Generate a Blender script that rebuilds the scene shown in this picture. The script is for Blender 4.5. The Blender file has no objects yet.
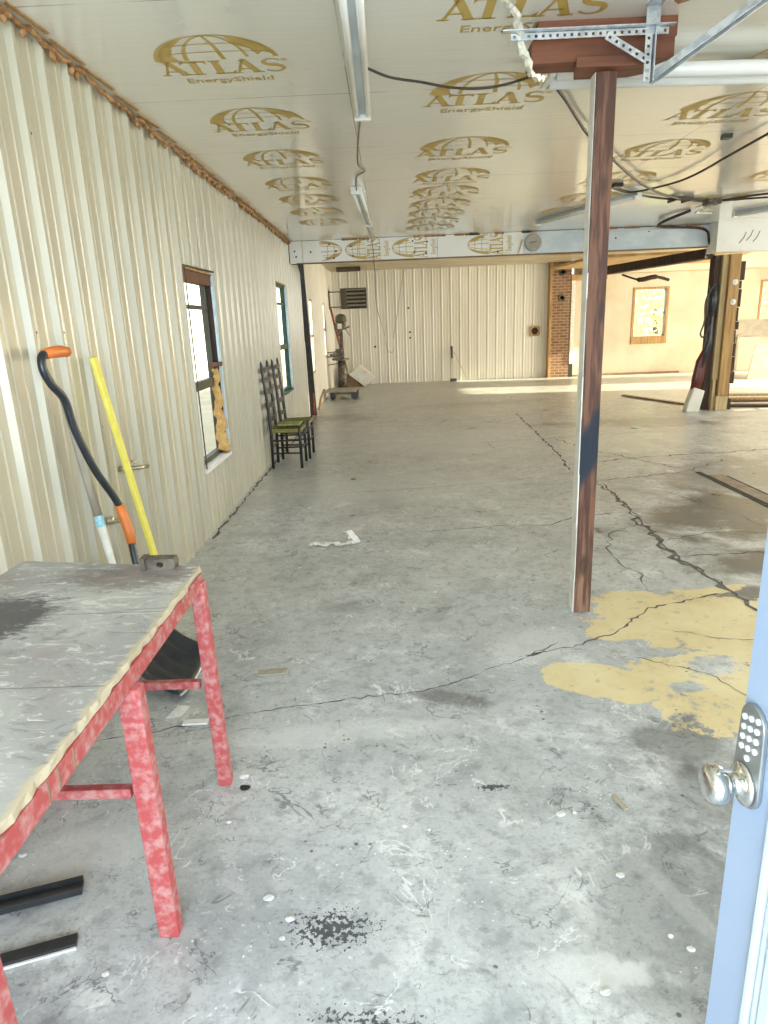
import bpy, bmesh, math, random
from mathutils import Vector, Matrix
random.seed(7)
S = bpy.context.scene
COL = S.collection
H = 2.869          # ceiling height of the front room
HB = 2.98          # ceiling of the back room
YB = 18.75         # far wall
XR = 13.0          # right wall

# ------------------------------------------------------------------ camera
f_px = 661.96
yaw, pit, rol = -0.0171669, 0.27701491, -0.03986599
fw = Vector((math.sin(yaw)*math.cos(pit), math.cos(yaw)*math.cos(pit), -math.sin(pit)))
rt = Vector((math.cos(yaw), -math.sin(yaw), 0)); up = rt.cross(fw)
r2 = math.cos(rol)*rt + math.sin(rol)*up
u2 = -math.sin(rol)*rt + math.cos(rol)*up
cd = bpy.data.cameras.new('camera'); cam = bpy.data.objects.new('camera', cd); COL.objects.link(cam)
cd.sensor_fit = 'HORIZONTAL'; cd.sensor_width = 36.0; cd.lens = f_px/768*36.0
cd.clip_start = 0.02; cd.clip_end = 200
cam.matrix_world = Matrix(((r2.x, u2.x, -fw.x, 1.48416), (r2.y, u2.y, -fw.y, 0), (r2.z, u2.z, -fw.z, 1.6), (0, 0, 0, 1)))
S.camera = cam

# ------------------------------------------------------------------ light
S.view_settings.view_transform = 'Standard'; S.view_settings.look = 'None'
S.view_settings.gamma = 1; S.view_settings.use_curve_mapping = False
S.view_settings.exposure = 1.22
w = bpy.data.worlds.new('sky'); S.world = w; w.use_nodes = True
bg = w.node_tree.nodes['Background']; bg.inputs[0].default_value = (0.88, 0.94, 1.0, 1); bg.inputs[1].default_value = 0.85

def area(name, loc, rot, sx, sy, power, color):
    l = bpy.data.lights.new(name, 'AREA'); l.shape = 'RECTANGLE'; l.size = sx; l.size_y = sy
    l.energy = power; l.color = color
    o = bpy.data.objects.new(name, l); COL.objects.link(o); o.location = loc; o.rotation_euler = rot
    return o
P2 = math.pi/2
area('daylight_front_doorway', (1.3, -2.2, 1.7), (P2, 0, 0), 2.6, 2.6, 118, (0.70, 0.85, 1.0))
area('fill_right_front', (10.5, 5.0, 2.0), (P2-.55, 0, P2), 9.0, 1.6, 100, (1.0, 0.96, 0.86))  # unseen fill light inside the room, added to brighten the floor
area('fill_right_back', (12.7, 13.6, 1.8), (P2-.35, 0, P2), 4.5, 1.8, 300, (1.0, 0.90, 0.70))  # unseen warm fill light, added to lift the rear bay
sl = bpy.data.lights.new('sun', 'SUN'); sl.energy = 11.0; sl.angle = 0.01; sl.color = (1.0, 0.93, 0.62)
so = bpy.data.objects.new('sun', sl); COL.objects.link(so)
so.rotation_euler = Vector((-math.cos(math.radians(12.5)), 0.10, -math.sin(math.radians(12.5)))).to_track_quat('-Z', 'Y').to_euler()

# ------------------------------------------------------------------ materials
def nmath(nt, op, a, b=None, clamp=False):
    n = nt.nodes.new('ShaderNodeMath'); n.operation = op; n.use_clamp = clamp
    for i, v in enumerate((a, b)):
        if v is None: continue
        if isinstance(v, (int, float)): n.inputs[i].default_value = v
        else: nt.links.new(v, n.inputs[i])
    return n.outputs[0]
def nnoise(nt, vec, scale, detail=4, rough=0.55, dist=0.0):
    n = nt.nodes.new('ShaderNodeTexNoise'); n.inputs['Scale'].default_value = scale
    n.inputs['Detail'].default_value = detail; n.inputs['Roughness'].default_value = rough
    n.inputs['Distortion'].default_value = dist; nt.links.new(vec, n.inputs['Vector']); return n.outputs['Fac']
def nstep(nt, v, a, b):
    n = nt.nodes.new('ShaderNodeMapRange'); n.clamp = True; n.interpolation_type = 'SMOOTHSTEP'
    n.inputs[1].default_value = a; n.inputs[2].default_value = b; nt.links.new(v, n.inputs[0]); return n.outputs[0]
def nmix(nt, fac, a, b, blend='MIX'):
    n = nt.nodes.new('ShaderNodeMix'); n.data_type = 'RGBA'; n.blend_type = blend
    for s, v in ((n.inputs[0], fac), (n.inputs[6], a), (n.inputs[7], b)):
        if isinstance(v, (int, float)): s.default_value = v
        elif isinstance(v, tuple): s.default_value = (*v[:3], 1)
        else: nt.links.new(v, s)
    return n.outputs[2]
def nmap(nt, vec, scale=(1, 1, 1), rot=(0, 0, 0), loc=(0, 0, 0)):
    n = nt.nodes.new('ShaderNodeMapping'); n.inputs['Scale'].default_value = scale
    n.inputs['Rotation'].default_value = rot; n.inputs['Location'].default_value = loc
    nt.links.new(vec, n.inputs[0]); return n.outputs[0]
def nbump(nt, h, strength, dist):
    b = nt.nodes.new('ShaderNodeBump'); b.inputs['Strength'].default_value = strength
    b.inputs['Distance'].default_value = dist; nt.links.new(h, b.inputs['Height']); return b.outputs[0]
def base(name, rough=0.6, metal=0.0, spec=0.5):
    m = bpy.data.materials.new(name); m.use_nodes = True; nt = m.node_tree
    p = nt.nodes['Principled BSDF']; p.inputs['Roughness'].default_value = rough
    p.inputs['Metallic'].default_value = metal; p.inputs['Specular IOR Level'].default_value = spec
    tc = nt.nodes.new('ShaderNodeTexCoord'); return m, nt, p, tc.outputs['Object']
def mk(name, c1, c2=None, rough=0.6, metal=0.0, scale=6.0, stretch=(1, 1, 1), bump=0.0, lo=0.35, hi=0.65, spec=0.5, detail=5):
    m, nt, p, co = base(name, rough, metal, spec)
    c2 = c2 or tuple(v*0.85 for v in c1)
    v = nmap(nt, co, stretch); n = nnoise(nt, v, scale, detail)
    nt.links.new(nmix(nt, nstep(nt, n, lo, hi), c1, c2), p.inputs['Base Color'])
    if bump: nt.links.new(nbump(nt, n, bump, 0.01), p.inputs['Normal'])
    return m

M = {}
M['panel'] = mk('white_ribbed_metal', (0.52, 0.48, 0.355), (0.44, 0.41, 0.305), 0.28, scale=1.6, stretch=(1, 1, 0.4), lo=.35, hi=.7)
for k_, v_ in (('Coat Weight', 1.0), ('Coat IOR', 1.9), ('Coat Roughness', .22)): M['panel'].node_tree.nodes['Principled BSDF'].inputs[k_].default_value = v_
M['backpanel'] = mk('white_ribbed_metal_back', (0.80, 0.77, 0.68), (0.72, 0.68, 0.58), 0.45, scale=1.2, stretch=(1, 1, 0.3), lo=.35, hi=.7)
M['drywall'] = mk('cream_drywall', (0.70, 0.62, 0.48), (0.60, 0.50, 0.36), 0.8, scale=1.3, lo=.3, hi=.75)
M['gold'] = mk('gold_print', (0.58, 0.40, 0.10), (0.52, 0.35, 0.09), 0.4)
M['whitemetal'] = mk('white_enamel', (0.82, 0.82, 0.76), (0.70, 0.69, 0.62), 0.35, scale=9)
M['tubeglass'] = mk('lamp_tube_glass', (0.9, 0.9, 0.86), (0.85, 0.85, 0.82), 0.2)
M['galv'] = mk('galvanised_steel', (0.55, 0.58, 0.60), (0.38, 0.41, 0.44), 0.38, 0.75, scale=22, lo=.4, hi=.6)
M['galvpaint'] = mk('pale_sheet_steel', (0.62, 0.68, 0.70), (0.50, 0.56, 0.60), 0.45, 0.1, scale=3, stretch=(1, 1, 2))
M['dark'] = mk('black_void', (0.012, 0.011, 0.01), (0.02, 0.018, 0.015), 0.7)
M['blackpaint'] = mk('black_paint', (0.018, 0.022, 0.026), (0.035, 0.035, 0.035), 0.35, scale=14)
M['blackplastic'] = mk('black_plastic', (0.012, 0.016, 0.022), (0.025, 0.03, 0.036), 0.3, scale=10)
M['orange'] = mk('orange_plastic', (0.72, 0.20, 0.035), (0.60, 0.16, 0.03), 0.4)
M['yellow'] = mk('yellow_fibreglass', (0.88, 0.80, 0.16), (0.80, 0.72, 0.12), 0.35, scale=12)
M['red'] = mk('worn_red_paint', (0.46, 0.075, 0.075), (0.54, 0.27, 0.25), 0.55, scale=38, lo=.40, hi=.70, bump=.15, detail=9)
M['browntimber'] = mk('brown_timber', (0.17, 0.066, 0.030), (0.085, 0.030, 0.014), 0.6, scale=9, stretch=(3, 3, .35), bump=.3)
M['plank'] = mk('reddish_plywood', (0.20, 0.065, 0.028), (0.12, 0.038, 0.016), 0.6, scale=6, stretch=(.4, 3, 3))
M['tantimber'] = mk('tan_timber', (0.50, 0.31, 0.12), (0.34, 0.19, 0.065), 0.65, scale=9, stretch=(3, 3, .25), bump=.2)
M['palewood'] = mk('pale_wood', (0.56, 0.44, 0.24), (0.45, 0.33, 0.16), 0.65, scale=10, stretch=(3, 3, .3), bump=.15)
M['darktimber'] = mk('dark_timber', (0.07, 0.035, 0.02), (0.03, 0.017, 0.011), 0.7, scale=9, stretch=(3, 3, .3), bump=.4)
M['greywood'] = mk('grey_weathered_wood', (0.42, 0.38, 0.29), (0.34, 0.30, 0.23), 0.7, scale=12, stretch=(3, 3, .3), bump=.1)
M['foam'] = mk('orange_foam', (0.50, 0.28, 0.11), (0.22, 0.10, 0.035), 0.7, scale=28, bump=.6)
M['insul'] = mk('tan_foam', (0.62, 0.40, 0.14), (0.48, 0.27, 0.07), 0.6, scale=18, bump=.6)
M['fanmetal'] = mk('brown_grey_steel', (0.10, 0.082, 0.058), (0.065, 0.05, 0.035), 0.5, scale=8)
M['ironold'] = mk('old_machine_iron', (0.075, 0.06, 0.045), (0.20, 0.17, 0.13), 0.5, 0.3, scale=16)
M['rust'] = mk('rusty_red_pipe', (0.36, 0.10, 0.04), (0.26, 0.07, 0.03), 0.6, scale=20)
M['card'] = mk('white_card', (0.80, 0.78, 0.70), (0.74, 0.71, 0.62), 0.7)
M['paper'] = mk('white_paper', (0.85, 0.85, 0.80), (0.75, 0.74, 0.70), 0.8, scale=30)
M['brown'] = mk('brown_side', (0.30, 0.20, 0.12), (0.24, 0.15, 0.09), 0.7)
M['pink'] = mk('pinkish_board', (0.58, 0.38, 0.26), (0.52, 0.33, 0.22), 0.7)
M['greyboard'] = mk('grey_board', (0.42, 0.38, 0.30), (0.36, 0.32, 0.26), 0.7)
M['maroon'] = mk('maroon_plastic', (0.13, 0.02, 0.015), (0.09, 0.015, 0.012), 0.35)
M['woven'] = mk('woven_olive_rush', (0.30, 0.27, 0.07), (0.16, 0.15, 0.045), 0.8, scale=60, bump=.6)
M['cloth'] = mk('pale_green_cloth', (0.50, 0.52, 0.28), (0.32, 0.36, 0.12), 0.85, scale=30, bump=.5)
M['olive'] = mk('dark_olive_frame', (0.075, 0.075, 0.05), (0.045, 0.045, 0.03), 0.5)
M['greenframe'] = mk('dark_green_frame', (0.015, 0.08, 0.045), (0.01, 0.05, 0.03), 0.4)
M['bluefilm'] = mk('pale_blue_film', (0.62, 0.74, 0.78), (0.50, 0.62, 0.66), 0.35, scale=8)
M['vinyl'] = mk('white_vinyl', (0.82, 0.82, 0.78), (0.74, 0.74, 0.70), 0.4)
M['doorpaint'] = mk('skylight_blue_door_paint', (0.43, 0.56, 0.80), (0.40, 0.53, 0.78), 0.32, scale=5)  # pale paint with the blue of the sky light put into its colour
M['doormould'] = mk('white_blue_moulding', (0.72, 0.82, 0.90), (0.66, 0.77, 0.87), 0.3)
M['chrome'] = mk('brushed_chrome', (0.78, 0.78, 0.76), (0.66, 0.66, 0.64), 0.16, 1.0, scale=10)
M['satin'] = mk('satin_steel', (0.36, 0.38, 0.38), (0.30, 0.32, 0.33), 0.35, 0.6, scale=20)
M['button'] = mk('pale_button', (0.80, 0.82, 0.84), (0.72, 0.74, 0.76), 0.3)
M['label'] = mk('blue_label', (0.16, 0.50, 0.62), (0.50, 0.70, 0.72), 0.5, scale=40)
M['whitepaint'] = mk('chipped_white_paint', (0.82, 0.81, 0.74), (0.70, 0.68, 0.60), 0.5, scale=14)
M['crack'] = mk('dark_crack_or_shade', (0.09, 0.08, 0.07), (0.20, 0.185, 0.16), 0.95, scale=20)
M['pit'] = mk('dark_slot', (0.018, 0.015, 0.012), (0.04, 0.032, 0.026), 0.9, scale=20)
M['chip'] = mk('concrete_crumb', (0.74, 0.74, 0.70), (0.62, 0.62, 0.58), 0.8, scale=30)
M['tar'] = mk('black_tar', (0.012, 0.014, 0.016), (0.03, 0.03, 0.03), 0.5, scale=30)
M['brownplate'] = mk('brown_slot_cover', (0.34, 0.27, 0.20), (0.24, 0.18, 0.13), 0.7, scale=8)
M['grass'] = mk('pale_dry_ground', (0.74, 0.72, 0.60), (0.62, 0.62, 0.46), 0.9, scale=1)
M['leaf'] = mk('yellow_green_leaf', (0.92, 0.93, 0.52), (0.84, 0.87, 0.42), 0.7, scale=3)
M['silver'] = mk('tarnished_brass', (0.60, 0.54, 0.40), (0.42, 0.38, 0.28), 0.3, 0.8, scale=20)
M['foil'] = mk('crumpled_foil', (0.80, 0.78, 0.68), (0.66, 0.62, 0.5), 0.35, 0.3, scale=40, bump=.8)
M['cable'] = mk('dark_cable', (0.035, 0.025, 0.016), (0.06, 0.045, 0.03), 0.6)
M['greycable'] = mk('grey_cable', (0.25, 0.21, 0.15), (0.2, 0.17, 0.12), 0.6)
M['orangewood'] = mk('torn_orange_sheathing', (0.60, 0.42, 0.20), (0.48, 0.27, 0.10), 0.7, scale=5, stretch=(1, 1, 1))

def glass_mat():
    m = bpy.data.materials.new('window_glass'); m.use_nodes = True; nt = m.node_tree
    for n in list(nt.nodes): nt.nodes.remove(n)
    o = nt.nodes.new('ShaderNodeOutputMaterial'); mx = nt.nodes.new('ShaderNodeMixShader')
    t = nt.nodes.new('ShaderNodeBsdfTransparent'); g = nt.nodes.new('ShaderNodeBsdfGlossy'); g.inputs['Roughness'].default_value = .05
    mx.inputs[0].default_value = .08
    nt.links.new(t.outputs[0], mx.inputs[1]); nt.links.new(g.outputs[0], mx.inputs[2]); nt.links.new(mx.outputs[0], o.inputs[0])
    return m
M['glass'] = glass_mat()

def ceiling_mat():
    m, nt, p, co = base('foil_faced_board', 0.34, 0.0, 0.6)
    n1 = nnoise(nt, co, 0.6, 3); n2 = nnoise(nt, nmap(nt, co, (1, 6, 1)), 2.0, 5)
    c = nmix(nt, nstep(nt, n1, .3, .7), (0.86, 0.85, 0.78), (0.82, 0.79, 0.68))
    c = nmix(nt, nmath(nt, 'MULTIPLY', nstep(nt, n2, .6, .8), .35), c, (0.45, 0.42, 0.33))
    sx = nt.nodes.new('ShaderNodeSeparateXYZ'); nt.links.new(co, sx.inputs[0])
    # thin joint lines every 1.2 m along the boards and one lengthwise every 2.44 m
    fy = nmath(nt, 'ABSOLUTE', nmath(nt, 'SUBTRACT', nmath(nt, 'FRACT', nmath(nt, 'DIVIDE', nmath(nt, 'SUBTRACT', sx.outputs[1], 0.08), 1.2)), .5))
    fx = nmath(nt, 'ABSOLUTE', nmath(nt, 'SUBTRACT', nmath(nt, 'FRACT', nmath(nt, 'DIVIDE', nmath(nt, 'SUBTRACT', sx.outputs[0], 0.08), 2.46)), .5))
    ly = nmath(nt, 'LESS_THAN', fy, 0.0035); lx = nmath(nt, 'LESS_THAN', fx, 0.0016)
    ln = nmath(nt, 'MULTIPLY', nmath(nt, 'MAXIMUM', ly, lx), nstep(nt, nnoise(nt, co, 3, 2), .3, .6))
    c = nmix(nt, nmath(nt, 'MULTIPLY', ln, .8), c, (0.22, 0.19, 0.13))
    nt.links.new(c, p.inputs['Base Color'])
    wv = nnoise(nt, nmap(nt, co, (0.8, 4, 1)), 2.0, 3)
    wv2 = nnoise(nt, co, 1.1, 2)
    hgt = nmath(nt, 'ADD', nmath(nt, 'MULTIPLY', wv, .35), nmath(nt, 'MULTIPLY', wv2, 1.5))
    nt.links.new(nbump(nt, hgt, .45, 0.02), p.inputs['Normal'])
    p.inputs['Coat Weight'].default_value = 1.0; p.inputs['Coat Roughness'].default_value = 0.12; p.inputs['Coat IOR'].default_value = 1.65
    rip = nmath(nt, 'ADD', nnoise(nt, nmap(nt, co, (1.2, 14, 1)), 2.0, 2), nmath(nt, 'MULTIPLY', nnoise(nt, co, 1.6, 2), 1.2))
    nt.links.new(nbump(nt, rip, .07, 0.02), p.inputs['Coat Normal'])
    return m
M['ceiling'] = ceiling_mat()
M['backceil'] = mk('back_ceiling_board', (0.66, 0.58, 0.44), (0.48, 0.38, 0.24), 0.4, scale=1.5, stretch=(1, 3, 1))

def beam_board_mat():
    m, nt, p, co = base('white_foam_board', .4)
    n = nnoise(nt, co, 2, 5)
    c = nmix(nt, nstep(nt, n, .45, .75), (0.86, 0.85, 0.79), (0.74, 0.69, 0.56))
    nt.links.new(c, p.inputs['Base Color']); return m
M['beamboard'] = beam_board_mat()

def brick_mat():
    m, nt, p, co = base('red_brick', .85)
    v = nmap(nt, co, (1, 1, 1), (P2, 0, 0))
    b = nt.nodes.new('ShaderNodeTexBrick'); nt.links.new(v, b.inputs['Vector'])
    b.inputs['Color1'].default_value = (.17, .085, .045, 1); b.inputs['Color2'].default_value = (.26, .14, .08, 1)
    b.inputs['Mortar'].default_value = (.36, .26, .17, 1); b.inputs['Scale'].default_value = 1.0
    b.inputs['Mortar Size'].default_value = .010; b.inputs['Brick Width'].default_value = .21; b.inputs['Row Height'].default_value = .075
    nt.links.new(b.outputs[0], p.inputs['Base Color']); return m
M['brick'] = brick_mat()

def post_mat():
    m, nt, p, co = base('post_timber', .6)
    v = nmap(nt, co, (4, 4, .35)); n = nnoise(nt, v, 8, 6); k = nnoise(nt, co, 5, 3)
    c = nmix(nt, nstep(nt, n, .42, .58), (0.18, 0.078, 0.042), (0.075, 0.028, 0.015))
    sx = nt.nodes.new('ShaderNodeSeparateXYZ'); nt.links.new(co, sx.inputs[0])
    low = nmath(nt, 'MULTIPLY', nstep(nt, nmath(nt, 'ADD', sx.outputs[2], nmath(nt, 'MULTIPLY', k, .3)), .75, .35), .65)
    c = nmix(nt, low, c, nmix(nt, nstep(nt, n, .42, .60), (0.30, 0.17, 0.10), (0.10, 0.045, 0.025)))
    # knots
    vr = nt.nodes.new('ShaderNodeTexVoronoi'); vr.inputs['Scale'].default_value = 1.0
    nt.links.new(nmap(nt, co, (9, 9, 3.6), (0, 0, 0), (.3, .2, .1)), vr.inputs['Vector'])
    c = nmix(nt, nmath(nt, 'MULTIPLY', nstep(nt, vr.outputs['Distance'], .30, .12), .8), c, (0.05, 0.02, 0.012))
    # dark blue-black smear of paint round chest height
    zz = nmath(nt, 'ABSOLUTE', nmath(nt, 'DIVIDE', nmath(nt, 'SUBTRACT', nmath(nt, 'SUBTRACT', sx.outputs[2], nmath(nt, 'MULTIPLY', sx.outputs[0], 1.6)), .93), .17))
    bm = nstep(nt, nmath(nt, 'ADD', zz, nmath(nt, 'MULTIPLY', k, .6)), 1.5, .9)
    c = nmix(nt, bm, c, (0.006, 0.014, 0.03))
    nt.links.new(c, p.inputs['Base Color']); nt.links.new(nbump(nt, n, .5, .01), p.inputs['Normal']); return m
M['post'] = post_mat()

def table_mat():
    m, nt, p, co = base('worn_bench_board', .5)
    co = nmap(nt, co, loc=(.5, 1.2, 0))
    n = nnoise(nt, co, 2.2, 8, .6); n2 = nnoise(nt, nmap(nt, co, (1, 2.2, 1), (0, 0, .5)), 7, 9, .72, .8); n3 = nnoise(nt, co, 3.1, 4, .5); n4 = nnoise(nt, nmap(nt, co, (2.5, 6, 1), (0, 0, -.4)), 7, 8, .7, 1.0)
    c = nmix(nt, nstep(nt, n, .35, .65), (0.50, 0.49, 0.46), (0.34, 0.33, 0.32))
    c = nmix(nt, nmath(nt, 'MULTIPLY', nstep(nt, n3, .55, .72), .45), c, (0.30, 0.15, 0.14))
    c = nmix(nt, nmath(nt, 'MULTIPLY', nstep(nt, n2, .54, .62), .75), c, (0.70, 0.69, 0.65))
    c = nmix(nt, nmath(nt, 'MULTIPLY', nstep(nt, n4, .58, .64), .8), c, (0.72, 0.70, 0.64))
    c = nmix(nt, nmath(nt, 'MULTIPLY', nstep(nt, n2, .46, .38), .6), c, (0.20, 0.19, 0.19))
    sx = nt.nodes.new('ShaderNodeSeparateXYZ'); nt.links.new(co, sx.inputs[0])
    def ell(x, y, rx, ry):
        a = nmath(nt, 'DIVIDE', nmath(nt, 'SUBTRACT', sx.outputs[0], x), rx); b = nmath(nt, 'DIVIDE', nmath(nt, 'SUBTRACT', sx.outputs[1], y), ry)
        return nmath(nt, 'ADD', nmath(nt, 'SQRT', nmath(nt, 'ADD', nmath(nt, 'MULTIPLY', a, a), nmath(nt, 'MULTIPLY', b, b))), nmath(nt, 'ADD', nmath(nt, 'MULTIPLY', n, .8), nmath(nt, 'MULTIPLY', nmath(nt, 'SUBTRACT', n4, .5), 2.5)))
    c = nmix(nt, nmath(nt, 'MULTIPLY', nstep(nt, ell(.34, 1.70, .17, .17), 1.55, 1.1), .9), c, (0.055, 0.055, 0.06))
    c = nmix(nt, nmath(nt, 'MULTIPLY', nstep(nt, ell(.62, 2.02, .26, .13), 1.5, 1.0), .6), c, (0.16, 0.11, 0.10))
    # board joints across the top
    for yy in (1.32, 1.72):
        d = nmath(nt, 'ABSOLUTE', nmath(nt, 'SUBTRACT', sx.outputs[1], yy))
        c = nmix(nt, nmath(nt, 'MULTIPLY', nmath(nt, 'LESS_THAN', d, .002), .7), c, (0.10, 0.09, 0.08))
    # chewed pale edge on the aisle side
    e = nstep(nt, nmath(nt, 'ADD', sx.outputs[0], nmath(nt, 'MULTIPLY', n2, .09)), .852, .868)
    c = nmix(nt, e, c, (0.55, 0.47, 0.33))
    nt.links.new(c, p.inputs['Base Color']); nt.links.new(nbump(nt, n2, .5, .006), p.inputs['Normal']); return m
M['bench'] = table_mat()

def floor_mat():
    m, nt, p, co = base('concrete_floor', .5, 0, .8)
    sx = nt.nodes.new('ShaderNodeSeparateXYZ'); nt.links.new(co, sx.inputs[0])
    X, Y = sx.outputs[0], sx.outputs[1]
    n0 = nnoise(nt, co, .55, 5, .6); n1 = nnoise(nt, co, 2.4, 9, .68, .3); n2 = nnoise(nt, co, 14, 7, .65); n3 = nnoise(nt, co, 70, 4, .6)
    c = nmix(nt, nstep(nt, n0, .3, .7), (0.48, 0.50, 0.505), (0.58, 0.595, 0.58))
    c = nmix(nt, nmath(nt, 'MULTIPLY', nstep(nt, n1, .52, .34), .7), c, (0.31, 0.33, 0.335))
    c = nmix(nt, nmath(nt, 'MULTIPLY', nstep(nt, n1, .54, .68), .8), c, (0.76, 0.77, 0.75))
    c = nmix(nt, nmath(nt, 'MULTIPLY', nstep(nt, n2, .50, .36), .55), c, (0.28, 0.29, 0.29))
    c = nmix(nt, nmath(nt, 'MULTIPLY', nstep(nt, n2, .60, .74), .6), c, (0.80, 0.81, 0.80))
    c = nmix(nt, nmath(nt, 'MULTIPLY', nstep(nt, n3, .54, .66), .38), c, (0.26, 0.27, 0.27))
    n5 = nnoise(nt, nmap(nt, co, (1, 1.6, 1), (0, 0, .7), (4, 2, 0)), 30, 8, .75, .5)
    c = nmix(nt, nmath(nt, 'MULTIPLY', nstep(nt, n5, .46, .34), .7), c, (0.24, 0.25, 0.25))
    c = nmix(nt, nmath(nt, 'MULTIPLY', nstep(nt, n5, .58, .68), .6), c, (0.84, 0.85, 0.84))
    # scuffs: thin wandering lines, light and dark
    for sc, lo, col, thr, seed in ((2.6, .011, (0.13, 0.14, 0.14), .53, 3.0), (3.7, .011, (0.84, 0.85, 0.83), .52, 9.0), (6.0, .014, (0.12, 0.13, 0.13), .56, 17.0), (4.6, .012, (0.13, 0.14, 0.14), .56, 31.0)):
        v = nmap(nt, co, (1, 1, 1), (0, 0, seed), (seed, seed*2, 0))
        a = nnoise(nt, v, sc, 5, .55, 1.2)
        r = nmath(nt, 'ABSOLUTE', nmath(nt, 'SUBTRACT', a, .5))
        g = nstep(nt, nnoise(nt, v, sc*1.3, 3), thr, thr+.08)
        c = nmix(nt, nmath(nt, 'MULTIPLY', nmath(nt, 'MULTIPLY', nstep(nt, r, lo, lo*.2), g), .75), c, col)
    def ell(x, y, rx, ry, ang=0, amp=.9, nz=None):
        ca, sa = math.cos(ang), math.sin(ang)
        dx = nmath(nt, 'SUBTRACT', X, x); dy = nmath(nt, 'SUBTRACT', Y, y)
        u = nmath(nt, 'DIVIDE', nmath(nt, 'ADD', nmath(nt, 'MULTIPLY', dx, ca), nmath(nt, 'MULTIPLY', dy, sa)), rx)
        v = nmath(nt, 'DIVIDE', nmath(nt, 'ADD', nmath(nt, 'MULTIPLY', dx, -sa), nmath(nt, 'MULTIPLY', dy, ca)), ry)
        d = nmath(nt, 'SQRT', nmath(nt, 'ADD', nmath(nt, 'MULTIPLY', u, u), nmath(nt, 'MULTIPLY', v, v)))
        return nmath(nt, 'ADD', d, nmath(nt, 'MULTIPLY', nmath(nt, 'SUBTRACT', nz or n1, .5), amp*2))
    # damp dark stains
    for x, y, rx, ry, ang, k in ((4.2, 5.2, .9, .55, .5, .85), (3.95, 4.1, .55, .24, .25, .95), (3.8, 3.6, .55, .17, .2, .9), (4.3, 4.7, .5, .2, .1, .6),
                                 (5.2, 6.6, 1.3, .7, .3, .45), (1.7, 2.58, .16, .06, -.3, .6), (2.5, 2.2, .28, .14, .2, .55),
                                 (2.75, 1.9, .45, .22, 0, .55), (5.3, 10.2, 1.4, .45, 0, .4), (2.2, 1.4, .3, .35, 0, .4), (1.15, 3.6, .12, .06, 0, .3),
                                 (.5, 11.9, .7, .5, 0, .45), (3.0, 13.2, 1.6, .35, .1, .3), (.45, 1.1, .35, .3, 0, .45)):
        c = nmix(nt, nmath(nt, 'MULTIPLY', nstep(nt, ell(x, y, rx, ry, ang, 1.5), 1.35, .45), k), c, (0.085, 0.08, 0.072))
    # pale dusty drifts
    for x, y, rx, ry, ang, k in ((1.95, 1.30, .18, .05, -.1, .6), (2.15, 3.05, .3, .16, .6, .5), (1.2, 2.35, .5, .08, .1, .5), (1.3, 6.6, 1.2, .6, 0, .25), (3.0, 9.0, 2.0, 1.0, 0, .25), (.45, 1.75, .25, .1, .2, .5), (2.25, 1.5, .03, .22, .4, .18)):
        c = nmix(nt, nmath(nt, 'MULTIPLY', nstep(nt, ell(x, y, rx, ry, ang, 1.2, n2), 1.3, .6), k), c, (0.74, 0.75, 0.72))
    # worn yellow paint
    nj = nmath(nt, 'ADD', nmath(nt, 'MULTIPLY', nnoise(nt, co, 3.2, 3), .55), nmath(nt, 'MULTIPLY', n2, .45))
    e = None
    for x, y, rx, ry, ang in ((3.15, 3.30, .62, .36, -.12), (2.86, 3.50, .26, .22, 0), (3.3, 2.85, .62, .55, 0), (2.40, 2.69, .28, .15, -.5), (2.90, 2.62, .38, .38, .5), (3.8, 2.9, .7, .6, 0), (3.35, 3.66, .22, .06, .3), (2.66, 3.2, .2, .12, .2)):
        q = ell(x, y, rx, ry, ang, .9, nj); e = q if e is None else nmath(nt, 'MINIMUM', e, q)
    mask = nmath(nt, 'MULTIPLY', nstep(nt, e, 1.02, .97), nstep(nt, nmath(nt, 'ADD', n1, nmath(nt, 'MULTIPLY', n2, .5)), .56, .66))
    worn = nstep(nt, nmath(nt, 'MINIMUM', ell(2.58, 2.93, .40, .06, .05, 1.0, n2), nmath(nt, 'MINIMUM', ell(2.95, 2.80, .16, .10, .3, 1.0, n2), ell(2.75, 2.62, .10, .05, .1, 1, n2))), .65, 1.0)
    yc = nmix(nt, nstep(nt, n1, .35, .65), (0.76, 0.61, 0.30), (0.84, 0.72, 0.42))
    yc = nmix(nt, nmath(nt, 'MULTIPLY', nstep(nt, n2, .58, .66), .5), yc, (0.40, 0.36, 0.25))
    c = nmix(nt, nmath(nt, 'MULTIPLY', mask, nmath(nt, 'MULTIPLY', worn, .92)), c, yc)
    # tar specks
    vr = nt.nodes.new('ShaderNodeTexVoronoi'); vr.inputs['Scale'].default_value = 26; nt.links.new(co, vr.inputs['Vector'])
    sp = nmath(nt, 'MULTIPLY', nstep(nt, vr.outputs['Distance'], .22, .12), nstep(nt, nnoise(nt, co, 5.5, 3), .60, .66))
    c = nmix(nt, nmath(nt, 'MULTIPLY', sp, .85), c, (0.05, 0.055, 0.06))
    vr2 = nt.nodes.new('ShaderNodeTexVoronoi'); vr2.inputs['Scale'].default_value = 38; nt.links.new(nmap(nt, co, (1, 1, 1), (0, 0, 1)), vr2.inputs['Vector'])
    sp2 = nmath(nt, 'MULTIPLY', nstep(nt, vr2.outputs['Distance'], .16, .08), nstep(nt, nnoise(nt, co, 3.3, 3), .56, .64))
    c = nmix(nt, sp2, c, (0.86, 0.86, 0.84))
    # oily tar splash
    tar = nstep(nt, ell(1.27, 1.44, .10, .045, 0, 3.4, n3), .9, .6)
    tar2 = nstep(nt, ell(1.80, 2.0, .055, .016, 0, 2.0, n3), 1.0, .7)
    tar3 = nstep(nt, ell(1.42, 1.16, .13, .035, -.2, 4.2, n3), .8, .5)
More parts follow.
